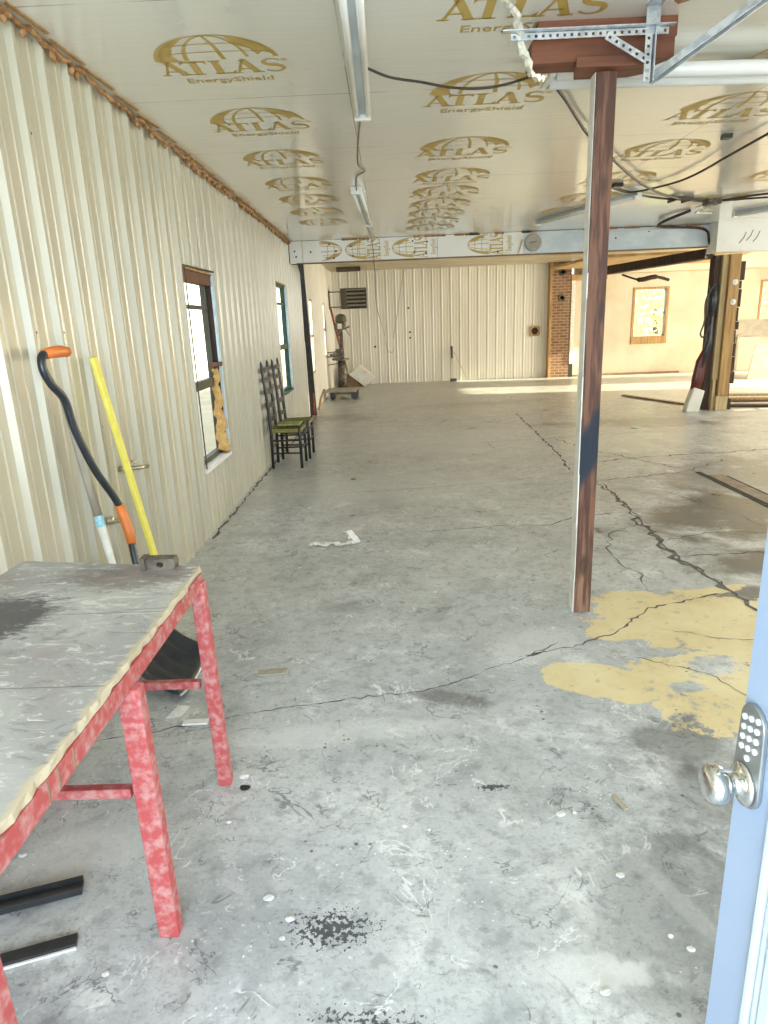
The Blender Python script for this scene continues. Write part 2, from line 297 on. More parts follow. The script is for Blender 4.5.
    tt = nmath(nt, 'MAXIMUM', tar, nmath(nt, 'MAXIMUM', tar2, tar3))
    c = nmix(nt, nmath(nt, 'MULTIPLY', tt, .9), c, (0.035, 0.04, 0.048))
    nt.links.new(c, p.inputs['Base Color'])
    hgt = nmath(nt, 'ADD', nmath(nt, 'MULTIPLY', n1, .6), nmath(nt, 'MULTIPLY', n2, .4))
    nt.links.new(nbump(nt, hgt, .35, .012), p.inputs['Normal'])
    nt.links.new(nmath(nt, 'ADD', nmath(nt, 'MULTIPLY', n1, .4), .14), p.inputs['Roughness'])
    return m
M['floor'] = floor_mat()

# ------------------------------------------------------------------ mesh helpers
class MB:
    def __init__(s): s.bm = bmesh.new()
    def _f(s, vs):
        try: return s.bm.faces.new(vs)
        except ValueError: return None
    def hexa(s, p):
        v = [s.bm.verts.new(q) for q in p]
        for a in ((0, 3, 2, 1), (4, 5, 6, 7), (0, 1, 5, 4), (1, 2, 6, 5), (2, 3, 7, 6), (3, 0, 4, 7)): s._f([v[i] for i in a])
        return s
    def box(s, x0, x1, y0, y1, z0, z1):
        return s.hexa([(x0, y0, z0), (x1, y0, z0), (x1, y1, z0), (x0, y1, z0), (x0, y0, z1), (x1, y0, z1), (x1, y1, z1), (x0, y1, z1)])
    def bar(s, a, b, w, h, up=(0, 0, 1), w2=None, h2=None):
        a, b = Vector(a), Vector(b); d = (b-a).normalized(); u = Vector(up)
        if abs(d.dot(u)) > .97: u = Vector((0, 1, 0))
        sd = d.cross(u).normalized(); u = sd.cross(d); w2 = w2 or w; h2 = h2 or h
        p = [a-sd*w/2-u*h/2, a+sd*w/2-u*h/2, a+sd*w/2+u*h/2, a-sd*w/2+u*h/2]
        q = [b-sd*w2/2-u*h2/2, b+sd*w2/2-u*h2/2, b+sd*w2/2+u*h2/2, b-sd*w2/2+u*h2/2]
        return s.hexa(p+q)
    def tube(s, pts, r, n=10, cap=True, flat=1.0):
        pts = [Vector(p) for p in pts]; R = r if isinstance(r, (list, tuple)) else [r]*len(pts)
        prev = None; rings = []
        for i, p in enumerate(pts):
            d = (pts[min(i+1, len(pts)-1)]-pts[max(i-1, 0)]).normalized()
            if prev is None:
                u = Vector((0, 0, 1)) if abs(d.z) < .9 else Vector((0, 1, 0)); a = d.cross(u).normalized()
            else: a = (prev-d*prev.dot(d)).normalized()
            prev = a; b = d.cross(a)
            rings.append([s.bm.verts.new(p+a*math.cos(2*math.pi*k/n)*R[i]+b*math.sin(2*math.pi*k/n)*R[i]*flat) for k in range(n)])
        for i in range(len(rings)-1):
            for k in range(n): s._f([rings[i][k], rings[i][(k+1) % n], rings[i+1][(k+1) % n], rings[i+1][k]])
        if cap: s._f(rings[0][::-1]); s._f(rings[-1])
        return s
    def lathe(s, prof, o, ax, n=24):   # prof: (radius, distance along axis)
        o = Vector(o); ax = Vector(ax).normalized()
        return s.tube([o+ax*t for _, t in prof], [max(r, .0004) for r, _ in prof], n)
    def prism(s, poly, o, u, v, th):
        o, u, v = Vector(o), Vector(u), Vector(v); nn = u.cross(v).normalized()*th
        a = [s.bm.verts.new(o+u*x+v*y) for x, y in poly]; b = [s.bm.verts.new(o+u*x+v*y+nn) for x, y in poly]
        s._f(a[::-1]); s._f(b); k = len(poly)
        for i in range(k): s._f([a[i], a[(i+1) % k], b[(i+1) % k], b[i]])
        return s
    def ribbon(s, pts, ws, nrm=(0, 0, 1)):
        pts = [Vector(p) for p in pts]; nn = Vector(nrm); W = ws if isinstance(ws, (list, tuple)) else [ws]*len(pts); L = []
        for i, p in enumerate(pts):
            d = (pts[min(i+1, len(pts)-1)]-pts[max(i-1, 0)]).normalized(); sd = d.cross(nn).normalized()
            L.append((s.bm.verts.new(p-sd*W[i]/2), s.bm.verts.new(p+sd*W[i]/2)))
        for i in range(len(L)-1): s._f([L[i][0], L[i][1], L[i+1][1], L[i+1][0]])
        return s
    def done(s, name, m, parent=None, bevel=0, smooth=False, sub=0, recalc=True):
        if recalc: bmesh.ops.recalc_face_normals(s.bm, faces=s.bm.faces)
        if parent is not None:
            t = Vector((0, 0, 0)); q = parent
            while q: t += q.location; q = q.parent
            bmesh.ops.translate(s.bm, verts=s.bm.verts, vec=-t)
        me = bpy.data.meshes.new(name); s.bm.to_mesh(me); s.bm.free()
        o = bpy.data.objects.new(name, me); COL.objects.link(o); me.materials.append(M[m] if isinstance(m, str) else m)
        if parent is not None: o.parent = parent
        if smooth:
            for f in me.polygons: f.use_smooth = True
        if bevel:
            b = o.modifiers.new('bevel', 'BEVEL'); b.width = bevel; b.segments = 2; b.limit_method = 'ANGLE'
        if sub:
            b = o.modifiers.new('sub', 'SUBSURF'); b.levels = b.render_levels = sub
        return o
def tag(o, label=None, cat=None, group=None, kind=None):
    if label: o['label'] = label
    if cat: o['category'] = cat
    if group: o['group'] = group
    if kind: o['kind'] = kind
    return o
def thing(name, label, cat, loc=(0, 0, 0), group=None):
    o = bpy.data.objects.new(name, None); COL.objects.link(o); o.location = loc; o.empty_display_size = .05
    return tag(o, label, cat, group)
def st(o, label=None): return tag(o, label=label, kind='structure')
def dup(root, loc, label=None, group=None):
    def cp(o, par):
        c = o.copy(); COL.objects.link(c); c.parent = par
        for ch in o.children: cp(ch, c)
        return c
    kids = list(root.children); r = root.copy(); COL.objects.link(r); r.location = loc
    for k in kids: cp(k, r)
    if label: r['label'] = label
    if group: r['group'] = group
    return r
def smooth_pts(P, n=6):
    P = [Vector(p) for p in P]; out = []
    for i in range(len(P)-1):
        p0, p1, p2, p3 = P[max(i-1, 0)], P[i], P[i+1], P[min(i+2, len(P)-1)]
        for k in range(n):
            t = k/n; out.append(.5*((2*p1)+(-p0+p2)*t+(2*p0-5*p1+4*p2-p3)*t*t+(-p0+3*p1-3*p2+p3)*t**3))
    return out+[P[-1]]

# ------------------------------------------------------------------ the setting
# floor
fl = st(MB().box(-.02, XR, -1.6, YB+.1, -.08, 0).done('floor', 'floor'), 'worn grey concrete floor with cracks and yellow paint')
g = MB().box(-30, 45, -30, 60, -.30, -.12).done('ground', 'grass'); st(g, 'pale ground outside the windows')

def jag(pts, amp, step=.06):
    out = []
    for i in range(len(pts)-1):
        a, b = Vector((*pts[i], 0)), Vector((*pts[i+1], 0)); L = (b-a).length; n = max(1, int(L/step)); sd = (b-a).normalized().cross(Vector((0, 0, 1)))
        for k in range(n):
            p = a.lerp(b, k/n); out.append(p+sd*random.uniform(-amp, amp))
    out.append(Vector((*pts[-1], 0))); return out
def crack(pts, wid, amp=.02, z=.0012, step=.06, mat='crack'):
    P = jag(pts, amp, step); ws = [wid*random.uniform(.12, 1.15) for _ in P]; ws[0] = ws[-1] = wid*.15
    MB().ribbon([Vector((p.x, p.y, z)) for p in P], ws).done('crack', mat, fl)
crack([(3.66, 11.7), (3.49, 7.86), (3.39, 7.03), (3.547, 6.31), (3.455, 5.13), (3.384, 4.2), (3.46, 3.45), (3.5, 2.6)], .028, .02)
crack([(3.40, 6.9), (3.52, 6.2), (3.44, 5.2), (3.37, 4.25), (3.47, 3.6)], .05, .04, .0010)
crack([(.10, 2.29), (.353, 2.381), (.8, 2.50), (1.211, 2.60), (1.614, 2.66), (2.067, 2.91), (2.3, 3.08)], .009, .012, step=.03)
crack([(2.10, 2.95), (2.35, 3.02), (2.6, 3.16), (2.9, 3.45), (3.2, 3.56), (3.45, 3.64)], .016, .012, step=.03)
crack([(3.42, 5.0), (3.1, 4.8), (2.95, 4.3), (3.02, 3.95), (2.98, 3.7)], .014, .03)
crack([(3.45, 7.3), (4.3, 7.55), (5.1, 7.65), (5.9, 7.75), (7.2, 8.0)], .03, .03)
crack([(3.45, 6.5), (4.0, 6.6), (4.5, 6.75), (5.2, 7.3)], .02, .03)
crack([(.9, 6.35), (1.8, 6.45), (2.6, 6.6), (3.42, 6.9)], .008, .01)
crack([(1.7, 5.0), (2.3, 5.1), (2.9, 5.05), (3.4, 5.0)], .010, .01)
crack([(3.4, 5.35), (3.0, 5.3), (2.7, 5.05)], .018, .015)
crack([(3.45, 4.6), (3.8, 4.75), (4.3, 4.7), (5.0, 4.85)], .014, .02)
crack([(3.4, 4.25), (3.9, 4.3), (4.4, 4.2)], .018, .02)
crack([(4.0, 6.0), (4.25, 5.2), (4.35, 4.6), (4.6, 4.0)], .012, .02)
crack([(4.63, 6.75), (4.35, 7.3), (3.9, 8.2), (3.7, 9.0)], .02, .03)
crack([(2.7, 8.9), (3.0, 8.95), (3.5, 9.0), (5.2, 9.3)], .012, .02)
crack([(2.75, 8.9), (2.8, 8.4), (3.3, 8.3)], .012, .02)
crack([(.9, 11.0), (2.3, 11.2), (4.3, 11.5), (6.4, 11.7)], .012, .02)
crack([(2.85, 3.2), (3.15, 3.05), (3.5, 3.0)], .006, .01, step=.03)
crack([(2.62, 2.9), (2.9, 2.72), (2.98, 2.5)], .006, .01, step=.03)
crack([(.02, 5.0), (.03, 8.5), (.06, 11.5)], .03, .015, .0011)  # dark ribbon painting the gap shadow along the ragged left wall foot
crack([(3.86, 14.3), (4.5, 13.7), (5.2, 12.7)], .02, .03)
# floor slot with a cover strip
MB().box(4.60, 4.655, 3.0, 6.72, .0008, .004).done('floor_slot', 'pit', fl)
MB().box(4.80, 4.83, 3.0, 6.5, .0008, .004).done('floor_slot', 'pit', fl)
MB().box(4.655, 4.80, 3.0, 6.55, .0008, .007).done('slot_cover', 'brownplate', fl)

# ribbed wall generator ------------------------------------------------
def rib_profile(a0, a1, start, pitch, d=.026, wb=.054, wt=.022, breaks=()):
    """list of (t, depth) along the wall"""
    pts = []; k = math.floor((a0-start)/pitch)-1
    while start+k*pitch < a1+pitch:
        c = start+k*pitch
        pts += [(c-wb/2, 0), (c-wt/2, d), (c+wt/2, d), (c+wb/2, 0)]
        for q in (1/3, 2/3):
            m_ = c+pitch*q; pts += [(m_-.012, 0), (m_-.006, .0045), (m_+.006, .0045), (m_+.012, 0)]
        k += 1
    def dep(t):
        for i in range(len(pts)-1):
            if pts[i][0] <= t <= pts[i+1][0]:
                q = (t-pts[i][0])/max(1e-9, pts[i+1][0]-pts[i][0]); return pts[i][1]*(1-q)+pts[i+1][1]*q
        return 0
    ex = [a0, a1]+[b for b in breaks if a0 < b < a1]
    out = [p for p in pts if a0 < p[0] < a1]+[(b, dep(b)) for b in ex]
    return sorted(set(out))
def ribbed_wall(name, prof, holes, z0, z1, place, mat):
    """place(t, depth, z) -> point; holes: (t0,t1,z0,z1)"""
    b = MB()
    for i in range(len(prof)-1):
        (t0, d0), (t1, d1) = prof[i], prof[i+1]; mid = (t0+t1)/2; spans = [(z0, z1)]
        for h in holes:
            if h[0] < mid < h[1]: spans = [(z0, h[2]), (h[3], z1)]
        for s0, s1 in spans:
            if s1-s0 < 1e-4: continue
            b._f([b.bm.verts.new(place(*q)) for q in ((t0, d0, s0), (t1, d1, s0), (t1, d1, s1), (t0, d0, s1))])
    bmesh.ops.remove_doubles(b.bm, verts=b.bm.verts, dist=.0002)
    bmesh.ops.recalc_face_normals(b.bm, faces=b.bm.faces)
    return b
PITCH = .2475
W1 = (5.13, 5.95, .53, 2.06); W2 = (9.33, 10.2, .71, 2.2); W3 = (13.2, 13.75, .72, 2.12); W4 = (15.95, 16.45, .9, 2.13)
holesL = [W1, W2]
prof = rib_profile(-1.6, 12.12, 2.863, PITCH, breaks=[h[i] for h in holesL for i in (0, 1)])
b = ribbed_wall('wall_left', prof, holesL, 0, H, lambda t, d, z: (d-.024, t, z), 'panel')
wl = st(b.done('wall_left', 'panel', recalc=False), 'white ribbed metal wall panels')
holes2 = [W3, W4]
prof = rib_profile(12.12, YB, 12.2, PITCH, breaks=[h[i] for h in holes2 for i in (0, 1)])
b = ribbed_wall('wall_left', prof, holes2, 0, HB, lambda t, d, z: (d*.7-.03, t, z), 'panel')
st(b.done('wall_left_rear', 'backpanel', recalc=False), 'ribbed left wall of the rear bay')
# outer skin so that the wall has its real depth
b = MB()
hs = sorted([W1, W2, W3, W4]); y = -1.6
for h in hs:
    h = h if h[0] < 12 else (h[0], h[1]+.6, h[2], h[3])
    b.box(-.09, -.035, y, h[0], 0, HB); b.box(-.09, -.035, h[0], h[1], 0, h[2]); b.box(-.09, -.035, h[0], h[1], h[3], HB); y = h[1]
b.box(-.09, -.035, y, YB+.1, 0, HB)
st(b.done('wall_left_core', 'darktimber'), 'framing inside the left wall')
# screws along the left wall
b = MB()
for k in range(-4, 40):
    yy = 2.863+k*PITCH+.05
    for z in (.35, 1.15, 1.62, 2.45):
        if any(h[0]-.05 < yy < h[1]+.05 and h[2] < z < h[3] for h in holesL) or yy > 12: continue
        if random.random() < .75: b.lathe([(.006, 0), (.006, .004), (.003, .006)], (-.018, yy, z+random.uniform(-.01, .01)), (1, 0, 0), 6)
b.done('screw', 'olive', wl)['kind'] = 'stuff'
# back wall
prof = rib_profile(-.02, 5.80, .22, .2475, d=.016)
b = ribbed_wall('wall_back', prof, [], 0, HB, lambda t, d, z: (t, YB-d, z), 'backpanel')
st(b.done('wall_back', 'backpanel', recalc=False), 'ribbed white metal back wall')
b = MB()
for i in range(1):
    b.box(-.2, XR+.2, YB+.02, YB+.12, 0, HB) if False else None
WA = (8.09, 8.93, 1.0, 2.21); WB = (11.45, 12.3, 1.25, 2.28)
yD = 18.6
for x0, x1 in ((6.47, WA[0]), (WA[1], WB[0]), (WB[1], XR)): b.box(x0, x1, yD, YB, 0, HB)
for w_ in (WA, WB): b.box(w_[0], w_[1], yD, YB, 0, w_[2]); b.box(w_[0], w_[1], yD, YB, w_[3], HB)
st(b.done('wall_back_drywall', 'drywall'), 'cream drywall at the back right')
st(MB().box(-.2, 5.8, YB+.01, YB+.1, 0, HB).done('wall_back_core', 'darktimber'))
brk = MB().box(5.86, 6.36, 18.52, YB, 0, HB).done('wall_back_brick', 'brick'); st(brk, 'red brick chimney pier on the back wall')
for z in (2.72, 2.08):
    MB().lathe([(.10, 0), (.085, -.03), (.05, -.03), (.04, -.01)], (6.12, 18.52, z), (0, 1, 0), 16).done('flue_cover', 'ironold', brk, smooth=False)
st(MB().box(5.80, 5.86, 18.50, YB, 0, HB).done('trim_1', 'tantimber'))
st(MB().box(6.37, 6.47, 18.50, YB, .35, 2.5).done('trim_2', 'whitepaint'))
st(MB().box(6.36, 7.3, 18.50, 18.60, 2.50, 2.66).done('trim_3', 'orangewood'))
st(MB().box(6.37, 6.47, 18.52, YB, 0, .35).done('trim_4', 'blackpaint'))
st(MB().box(6.5, 9.4, 18.56, 18.6, 0, .05).done('baseboard_back', 'brown'))
# right wall with doorway openings for the low sun
b = MB()
OP = [(14.0, 15.5), (17.25, 18.0)]; y = 9.5
for o0, o1 in OP:
    b.box(XR, XR+.15, y, o0, 0, HB); b.box(XR, XR+.15, o0, o1, 2.2, HB); y = o1
b.box(XR, XR+.15, y, YB+.1, 0, HB)
st(b.done('wall_right', 'drywall'), 'right wall with openings')
# ceilings
ceil = st(MB().box(-.2, XR, -1.6, 10.97, H, H+.06).done('ceiling', 'ceiling'), 'foil-faced insulation board ceiling with gold prints')
st(MB().box(-.2, XR+.15, 10.97, YB+.15, HB, HB+.06).done('ceiling_rear', 'backceil'), 'rear bay ceiling')
# foam bead along the top of the left wall
b = MB(); pts = []; rs = []; y = .3
while y < 10.9:
    pts.append((.012+random.uniform(-.006, .010), y, H-.022+random.uniform(-.016, .008))); rs.append(random.uniform(.008, .019)); y += random.uniform(.025, .06)
b.tube(pts, rs, 7)
for k in range(60):
    yy = random.uniform(1.5, 10.8); b.lathe([(.004, -.03), (.014, -.015), (.016, 0), (.008, .015)], (.012, yy, H-.045), (0, random.uniform(-.5, .5), 1), 6)
st(b.done('trim_left', 'foam', smooth=True), 'orange foam sealant bead along the wall top')
b = MB()
for k in range(30):
    y0 = .5+k*.36; b.bar((.03, y0, H-.004), (.05, y0+.3, H-.004), .02, .006)
st(b.done('trim_left_tape', 'tantimber'))
# dark gap / edge where the front left wall ends
st(MB().bar((.01, 12.0, 2.72), (.03, 12.42, 0), .12, .05, (0, 1, 0)).done('trim_5', 'blackpaint'), 'black edge strip where the ribbed wall ends')
st(MB().bar((.07, 12.34, .42), (.05, 12.42, 0), .035, .05).done('trim_6', 'rust'))
# beam
bm_ = MB().box(-.02, 6.62, 10.93, 11.15, 2.55, H+.1).done('beam_core', 'darktimber'); st(bm_, 'boxed ceiling beam across the room')
X0 = 0.0
for x1 in (.20, 1.05, 2.28, 3.6):
    MB().box(X0+.003, x1-.003, 10.89, 10.93, 2.545+random.uniform(-.004, .004), H-.004).done('foam_board', 'beamboard', bm_); X0 = x1
MB().box(3.6, 4.75, 10.892, 10.93, 2.55, H-.006).done('sheet_cladding', 'galvpaint', bm_)
MB().box(4.755, 6.62, 10.89, 10.93, 2.545, H-.010).done('sheet_cladding', 'galvpaint', bm_)
MB().box(4.2, 6.6, 10.872, 10.89, 2.80, 2.82).done('cladding_lip', 'galvpaint', bm_)
b = MB()
for x, z in ((.08, 2.72), (.10, 2.64), (.33, 2.70), (.68, 2.60), (.62, 2.80), (.72, 2.7), (.95, 2.76), (.98, 2.62), (1.9, 2.8), (1.92, 2.64), (2.1, 2.62), (2.12, 2.78), (4.6, 2.75), (5.0, 2.72), (5.5, 2.8), (3.2, 2.6)):
    b.lathe([(.014, 0), (.014, -.006), (.006, -.009)], (x, 10.89, z), (0, 1, 0), 8)
b.done('nail_head', 'cable', bm_)
b = MB()
for k in range(16):
    x = random.uniform(.3, 6.4); b.bar((x, 10.90, H-.012), (x+random.uniform(.1, .35), 10.90, H-.012), .03, .02)
b.done('torn_edge', 'foam', bm_)
MB().bar((0.1, 10.90, 2.545), (6.5, 10.90, 2.545), .02, .012).done('lower_edge', 'brown', bm_)
# right hand, lower panel of the beam
bp = MB().box(6.42, 9.6, 10.62, 10.94, 2.44, H).done('beam_wrap', 'beamboard'); st(bp, 'wrapped end of the beam at the right')
b = MB()
for x, z in ((6.75, 2.55), (6.85, 2.58), (6.95, 2.56)): b.ribbon([(x, 10.615, z), (x+.06, 10.615, z+.07), (x+.09, 10.615, z+.15)], .012, (0, 1, 0))
b.done('scuff_mark', 'brown', bp)

# ------------------------------------------------------------------ gold prints on the foil board
def add_text(mb, body, size, ox, oy, sx=1.0):
    cu = bpy.data.curves.new('t', 'FONT'); cu.body = body; cu.size = size; cu.align_x = 'CENTER'; cu.resolution_u = 2; cu.offset = size*.012
    o = bpy.data.objects.new('t', cu); COL.objects.link(o); bpy.context.view_layer.update()
    me = bpy.data.meshes.new_from_object(o); n0 = len(mb.bm.verts); mb.bm.from_mesh(me); mb.bm.verts.ensure_lookup_table()
    for v in list(mb.bm.verts)[n0:]: v.co.x = v.co.x*sx+ox; v.co.y += oy
    bpy.data.objects.remove(o); bpy.data.curves.remove(cu); bpy.data.meshes.remove(me)
def flatpoly(mb, poly): mb._f([mb.bm.verts.new((x, y, 0)) for x, y in poly])
def build_logo(letters=True, small=True, globe=True):
    """printed in plan: x to the right, y up the letter; baseline of the big letters at y=0, centred x"""
    b = MB()
    Wd, Hl = .73, .20
    def rb(pts, w): b.ribbon([(x, y, 0) for x, y in pts], w)
    if letters:
        xs = [-.365, -.225, -.075, .055, .215]
        def A(x):
            rb([(x+.018, .0), (x+.075, Hl)], .016); rb([(x+.068, Hl), (x+.135, 0)], .042); rb([(x+.035, .062), (x+.115, .062)], .014)
            rb([(x-.008, .007), (x+.045, .007)], .014); rb([(x+.098, .007), (x+.168, .007)], .014)
        def T(x):
            rb([(x+.07, 0), (x+.07, Hl)], .042); rb([(x-.002, Hl-.01), (x+.142, Hl-.01)], .02); rb([(x+.03, .007), (x+.11, .007)], .014)
            flatpoly(b, [(x-.004, Hl), (x-.004, Hl-.05), (x+.02, Hl-.012)]); flatpoly(b, [(x+.144, Hl), (x+.12, Hl-.012), (x+.144, Hl-.05)])
        def L(x):
            rb([(x+.035, 0), (x+.035, Hl)], .042); rb([(x+.0, .008), (x+.125, .008)], .016); rb([(x, Hl-.007), (x+.07, Hl-.007)], .014)
            flatpoly(b, [(x+.126, 0), (x+.130, .055), (x+.10, .012)])
        def Sx(x):
            c = []; ws = []
            for k in range(21):
                q = k/20
                if q < .5: a = math.radians(20+ (q/.5)*250); cx, cy, ra, rb_ = x+.062, Hl*.74, .046, Hl*.22; c.append((cx+ra*math.cos(a), cy+rb_*math.sin(a)))
                else: a = math.radians(90-((q-.5)/.5)*250); cx, cy, ra, rb_ = x+.066, Hl*.27, .052, Hl*.24; c.append((cx+ra*math.cos(a), cy+rb_*math.sin(a)))
                ws.append(.014+.028*math.exp(-((q-.5)/.2)**2))
            rb(c, ws)
        A(xs[0]); T(xs[1]); L(xs[2]+.01); A(xs[3]); Sx(xs[4]+.01)
        add_text(b, '®', .05, .36, .16)
    if small: add_text(b, 'EnergyShield', .105, 0, -.13, .98)
    if globe:
        cx, cy, a, h = 0.0, .205, .325, .33
        def arc(a_, h_, t0, t1, w0, w1, n=24, ox=0):
            P = []; Wt = []
            for k in range(n+1):
                t = math.radians(t0+(t1-t0)*k/n); P.append((cx+ox+a_*math.cos(t), cy+h_*math.sin(t))); Wt.append(w0+(w1-w0)*k/n)
            rb(P, Wt)
        arc(a, h, 4, 100, .030, .008); arc(a, h, 100, 178, .008, .044)
        arc(a*.52, h*.98, 88, 178, .008, .026); arc(a*.52, h*.98, 88, 6, .008, .018)
        rb([(-.01, cy+h), (.02, cy+h*.6), (.035, cy+.01)], [.014, .022, .026])
        for q, xl in ((.30, .95), (.62, .76)):
            P = [(cx+a*xl*t, cy+h*q+.02*(1-t*t)) for t in [-1+.1*i for i in range(21)]]; rb(P, .009)
        flatpoly(b, [(.10, cy+h*.93), (.20, cy+h*.80), (.285, cy+h*.50), (.315, cy+h*.18), (.26, cy+h*.30), (.23, cy+h*.16), (.20, cy+h*.44), (.13, cy+h*.60)])
        flatpoly(b, [(-.31, cy+.015), (-.29, cy+h*.42), (-.20, cy+h*.78), (-.12, cy+h*.90), (-.20, cy+h*.60), (-.235, cy+h*.25), (-.22, cy+.015)])
        rb([(-.33, cy+.004), (-.20, cy+.004)], .012)
    return b.bm
def logo_mesh(fn, *args):
    bmx = build_logo(*args)
    for v in bmx.verts: v.co = fn(v.co.x, v.co.y)
    me = bpy.data.meshes.new('logo_print'); bmx.to_mesh(me); bmx.free(); me.materials.append(M['gold']); return me
lm = logo_mesh(lambda x, y: Vector((x, -y, 0)))
lm_g = logo_mesh(lambda x, y: Vector((x, -y, 0)), False, False, True)
def lprint(me, loc, par, rot=None):
    o = bpy.data.objects.new('logo_print', me); COL.objects.link(o); o.parent = par; o.location = loc
    if rot: o.rotation_euler = rot
    return o
zc = H-.0015
for y in (1.0, 2.2, 3.39, 4.59, 5.86, 6.85, 7.6, 8.3, 8.95, 9.6, 10.2): lprint(lm, (2.115, y, zc), ceil)
for y in (.55, 1.7, 2.82, 3.92, 4.96, 5.95, 6.9, 7.7, 8.5, 9.3): lprint(lm, (.70, y-.03, zc), ceil).scale = (.88, .88, 1)
for y in (1.6, 2.7, 4.02, 5.12, 6.2, 7.3, 8.3, 9.2): lprint(lm, (3.78, y, zc), ceil)
for y in (3.4, 4.7, 6.0, 7.4, 8.8): lprint(lm, (5.45, y, zc), ceil)
# rotated prints on the beam (letters run down the face)
lmv = logo_mesh(lambda x, y: Vector((y, 0, -x*.42)))
lmg = logo_mesh(lambda x, y: Vector((y, 0, -x*.42)), False, False, True)
lmv2 = logo_mesh(lambda x, y: Vector((-y, 0, x*.42)))
lprint(lmg, (.27, 10.888, 2.71), bm_)
lprint(lmv2, (1.40, 10.888, 2.71), bm_)
lprint(lmv2, (2.12, 10.888, 2.71), bm_)
lprint(lmv2, (3.28, 10.888, 2.71), bm_)

# ------------------------------------------------------------------ windows
def window(name, hole, xo, wallx1, mats, lbl, rail_t=.42):
    y0, y1, z0, z1 = hole
    r = bpy.data.objects.new(name, None); COL.objects.link(r); st(r, lbl); r.location = (-.15, (y0+y1)/2, z0)
    fm, rv = mats
    # sash frames near the outer face, vertical slider
    fwid = .045
    b = MB()
    b.box(xo-.02, xo+.03, y0, y0+fwid, z0, z1).box(xo-.02, xo+.03, y1-fwid, y1, z0, z1).box(xo-.02, xo+.03, y0, y1, z0, z0+.05).box(xo-.02, xo+.03, y0, y1, z1-.05, z1)
    b.done('window_frame', fm, r)
    zm = z0+(z1-z0)*rail_t
    MB().box(xo-.01, xo+.045, y0+.02, y1-.02, zm-.035, zm+.035).done('meeting_rail', fm, r)
    MB().box(xo, xo+.035, y0+.05, y1-.05, z1-.29, z1-.26).done('sash_bar', fm, r)
    MB().box(xo, xo+.006, y0+.04, y1-.04, z0+.04, z1-.04).done('glass_pane', 'glass', r)
    # reveal lining
    MB().box(xo+.03, -.012, y1-.012, y1+.004, z0, z1).done('jamb', rv, r)
    MB().box(xo+.03, -.012, y0-.004, y0+.012, z0, z1).done('jamb', 'tantimber', r)
    MB().box(xo+.03, .0, y0, y1, z1-.012, z1+.004).done('head', 'tantimber', r)
    b = MB(); b.box(xo+.02, .015, y0-.01, y1+.01, z0-.02, z0+.012); b.done('window_sill', 'vinyl' if name == 'window_1' else 'greenframe', r)
    return r
w1 = window('window_1', W1, -.088, 0, ('olive', 'darktimber'), 'window with raw jambs nearest the workbench')
MB().box(-.014, .004, 5.925, 5.942, .60, 2.04).done('film_strip', 'bluefilm', w1)
MB().box(-.006, .010, 5.93, 5.955, .55, 2.06).done('film_edge', 'bluefilm', w1)
pts = []; rs = []
for k in range(18):
    q = k/17; pts.append((-.035+.012*math.sin(k*1.3), 5.86+.012*math.sin(k*2.1)+.03*q*0, .56+q*.72)); rs.append((.050+.012*math.sin(k*2.6))*(1-.45*q))
MB().tube(pts, rs, 10).done('foam_strip', 'insul', w1, smooth=True)
MB().box(-.06, .016, 5.82, 5.94, 1.30, 1.335).done('wood_shim', 'browntimber', w1)
MB().box(-.07, -.01, 5.15, 5.93, 1.96, 2.045).done('header_wood', 'browntimber', w1)
b = MB(); b.bar((.0, 5.14, 2.068), (.012, 5.95, 2.075), .018, .012); b.bar((.005, 5.145, 2.06), (.005, 5.145, .53), .008, .008); b.done('opening_edge', 'cable', w1)
w2 = window('window_2', W2, -.062, 0, ('greenframe', 'greenframe'), 'dark green framed window behind the chairs')
MB().box(-.020, .010, 10.165, 10.19, .72, 2.18).done('film_strip', 'bluefilm', w2)
MB().box(-.02, .006, 9.32, 10.22, .685, .71).done('sill_trim', 'vinyl', w2)
for nm, W_ in (('window_3', W3), ('window_4', W4)):
    y0, y1, z0, z1 = W_
    r = bpy.data.objects.new(nm, None); COL.objects.link(r); r.location = (-.15, y0, z0); st(r, 'narrow bright window in the rear bay wall')
    b = MB(); b.box(-.034, -.022, y0, y0+.03, z0, z1).box(-.034, -.026, y1-.03, y1, z0, z1).box(-.034, -.02, y0, y1, z0-.03, z0+.03).box(-.034, -.02, y0, y1, z1-.05, z1); b.done('window_frame', 'palewood', r)
    MB().box(-.036, -.026, y0, y1, (z0+z1)/2-.03, (z0+z1)/2+.03).done('meeting_rail', 'tantimber', r)
    MB().box(-.034, -.031, y0+.02, y1-.02, z0+.02, z1-.02).done('glass_pane', 'glass', r)
def back_window(name, W_, lbl):
    x0, x1, z0, z1 = W_
    r = bpy.data.objects.new(name, None); COL.objects.link(r); r.location = (x0, yD, z0); st(r, lbl)
    b = MB(); t = .055
    b.box(x0-t, x0, yD-.02, yD+.01, z0-.16, z1+t).box(x1, x1+t, yD-.02, yD+.01, z0-.16, z1+t).box(x0-t, x1+t, yD-.021, yD+.01, z1, z1+t).box(x0-t, x1+t, yD-.03, yD+.01, z0-.20, z0)
    b.done('window_casing', 'tantimber', r)
    b = MB(); y0 = yD+.05
    b.box(x0, x0+.035, y0, y0+.05, z0, z1).box(x1-.035, x1, y0, y0+.05, z0, z1).box(x0, x1, y0, y0+.05, z0, z0+.04).box(x0, x1, y0, y0+.05, z1-.04, z1).box(x0, x1, y0, y0+.05, (z0+z1)/2-.02, (z0+z1)/2+.02)
    b.done('sash', 'vinyl', r)
    MB().box(x0+.02, x1-.02, y0+.02, y0+.026, z0+.02, z1-.02).done('glass_pane', 'glass', r)
back_window('window_5', WA, 'bright window with brown casing in the cream wall')
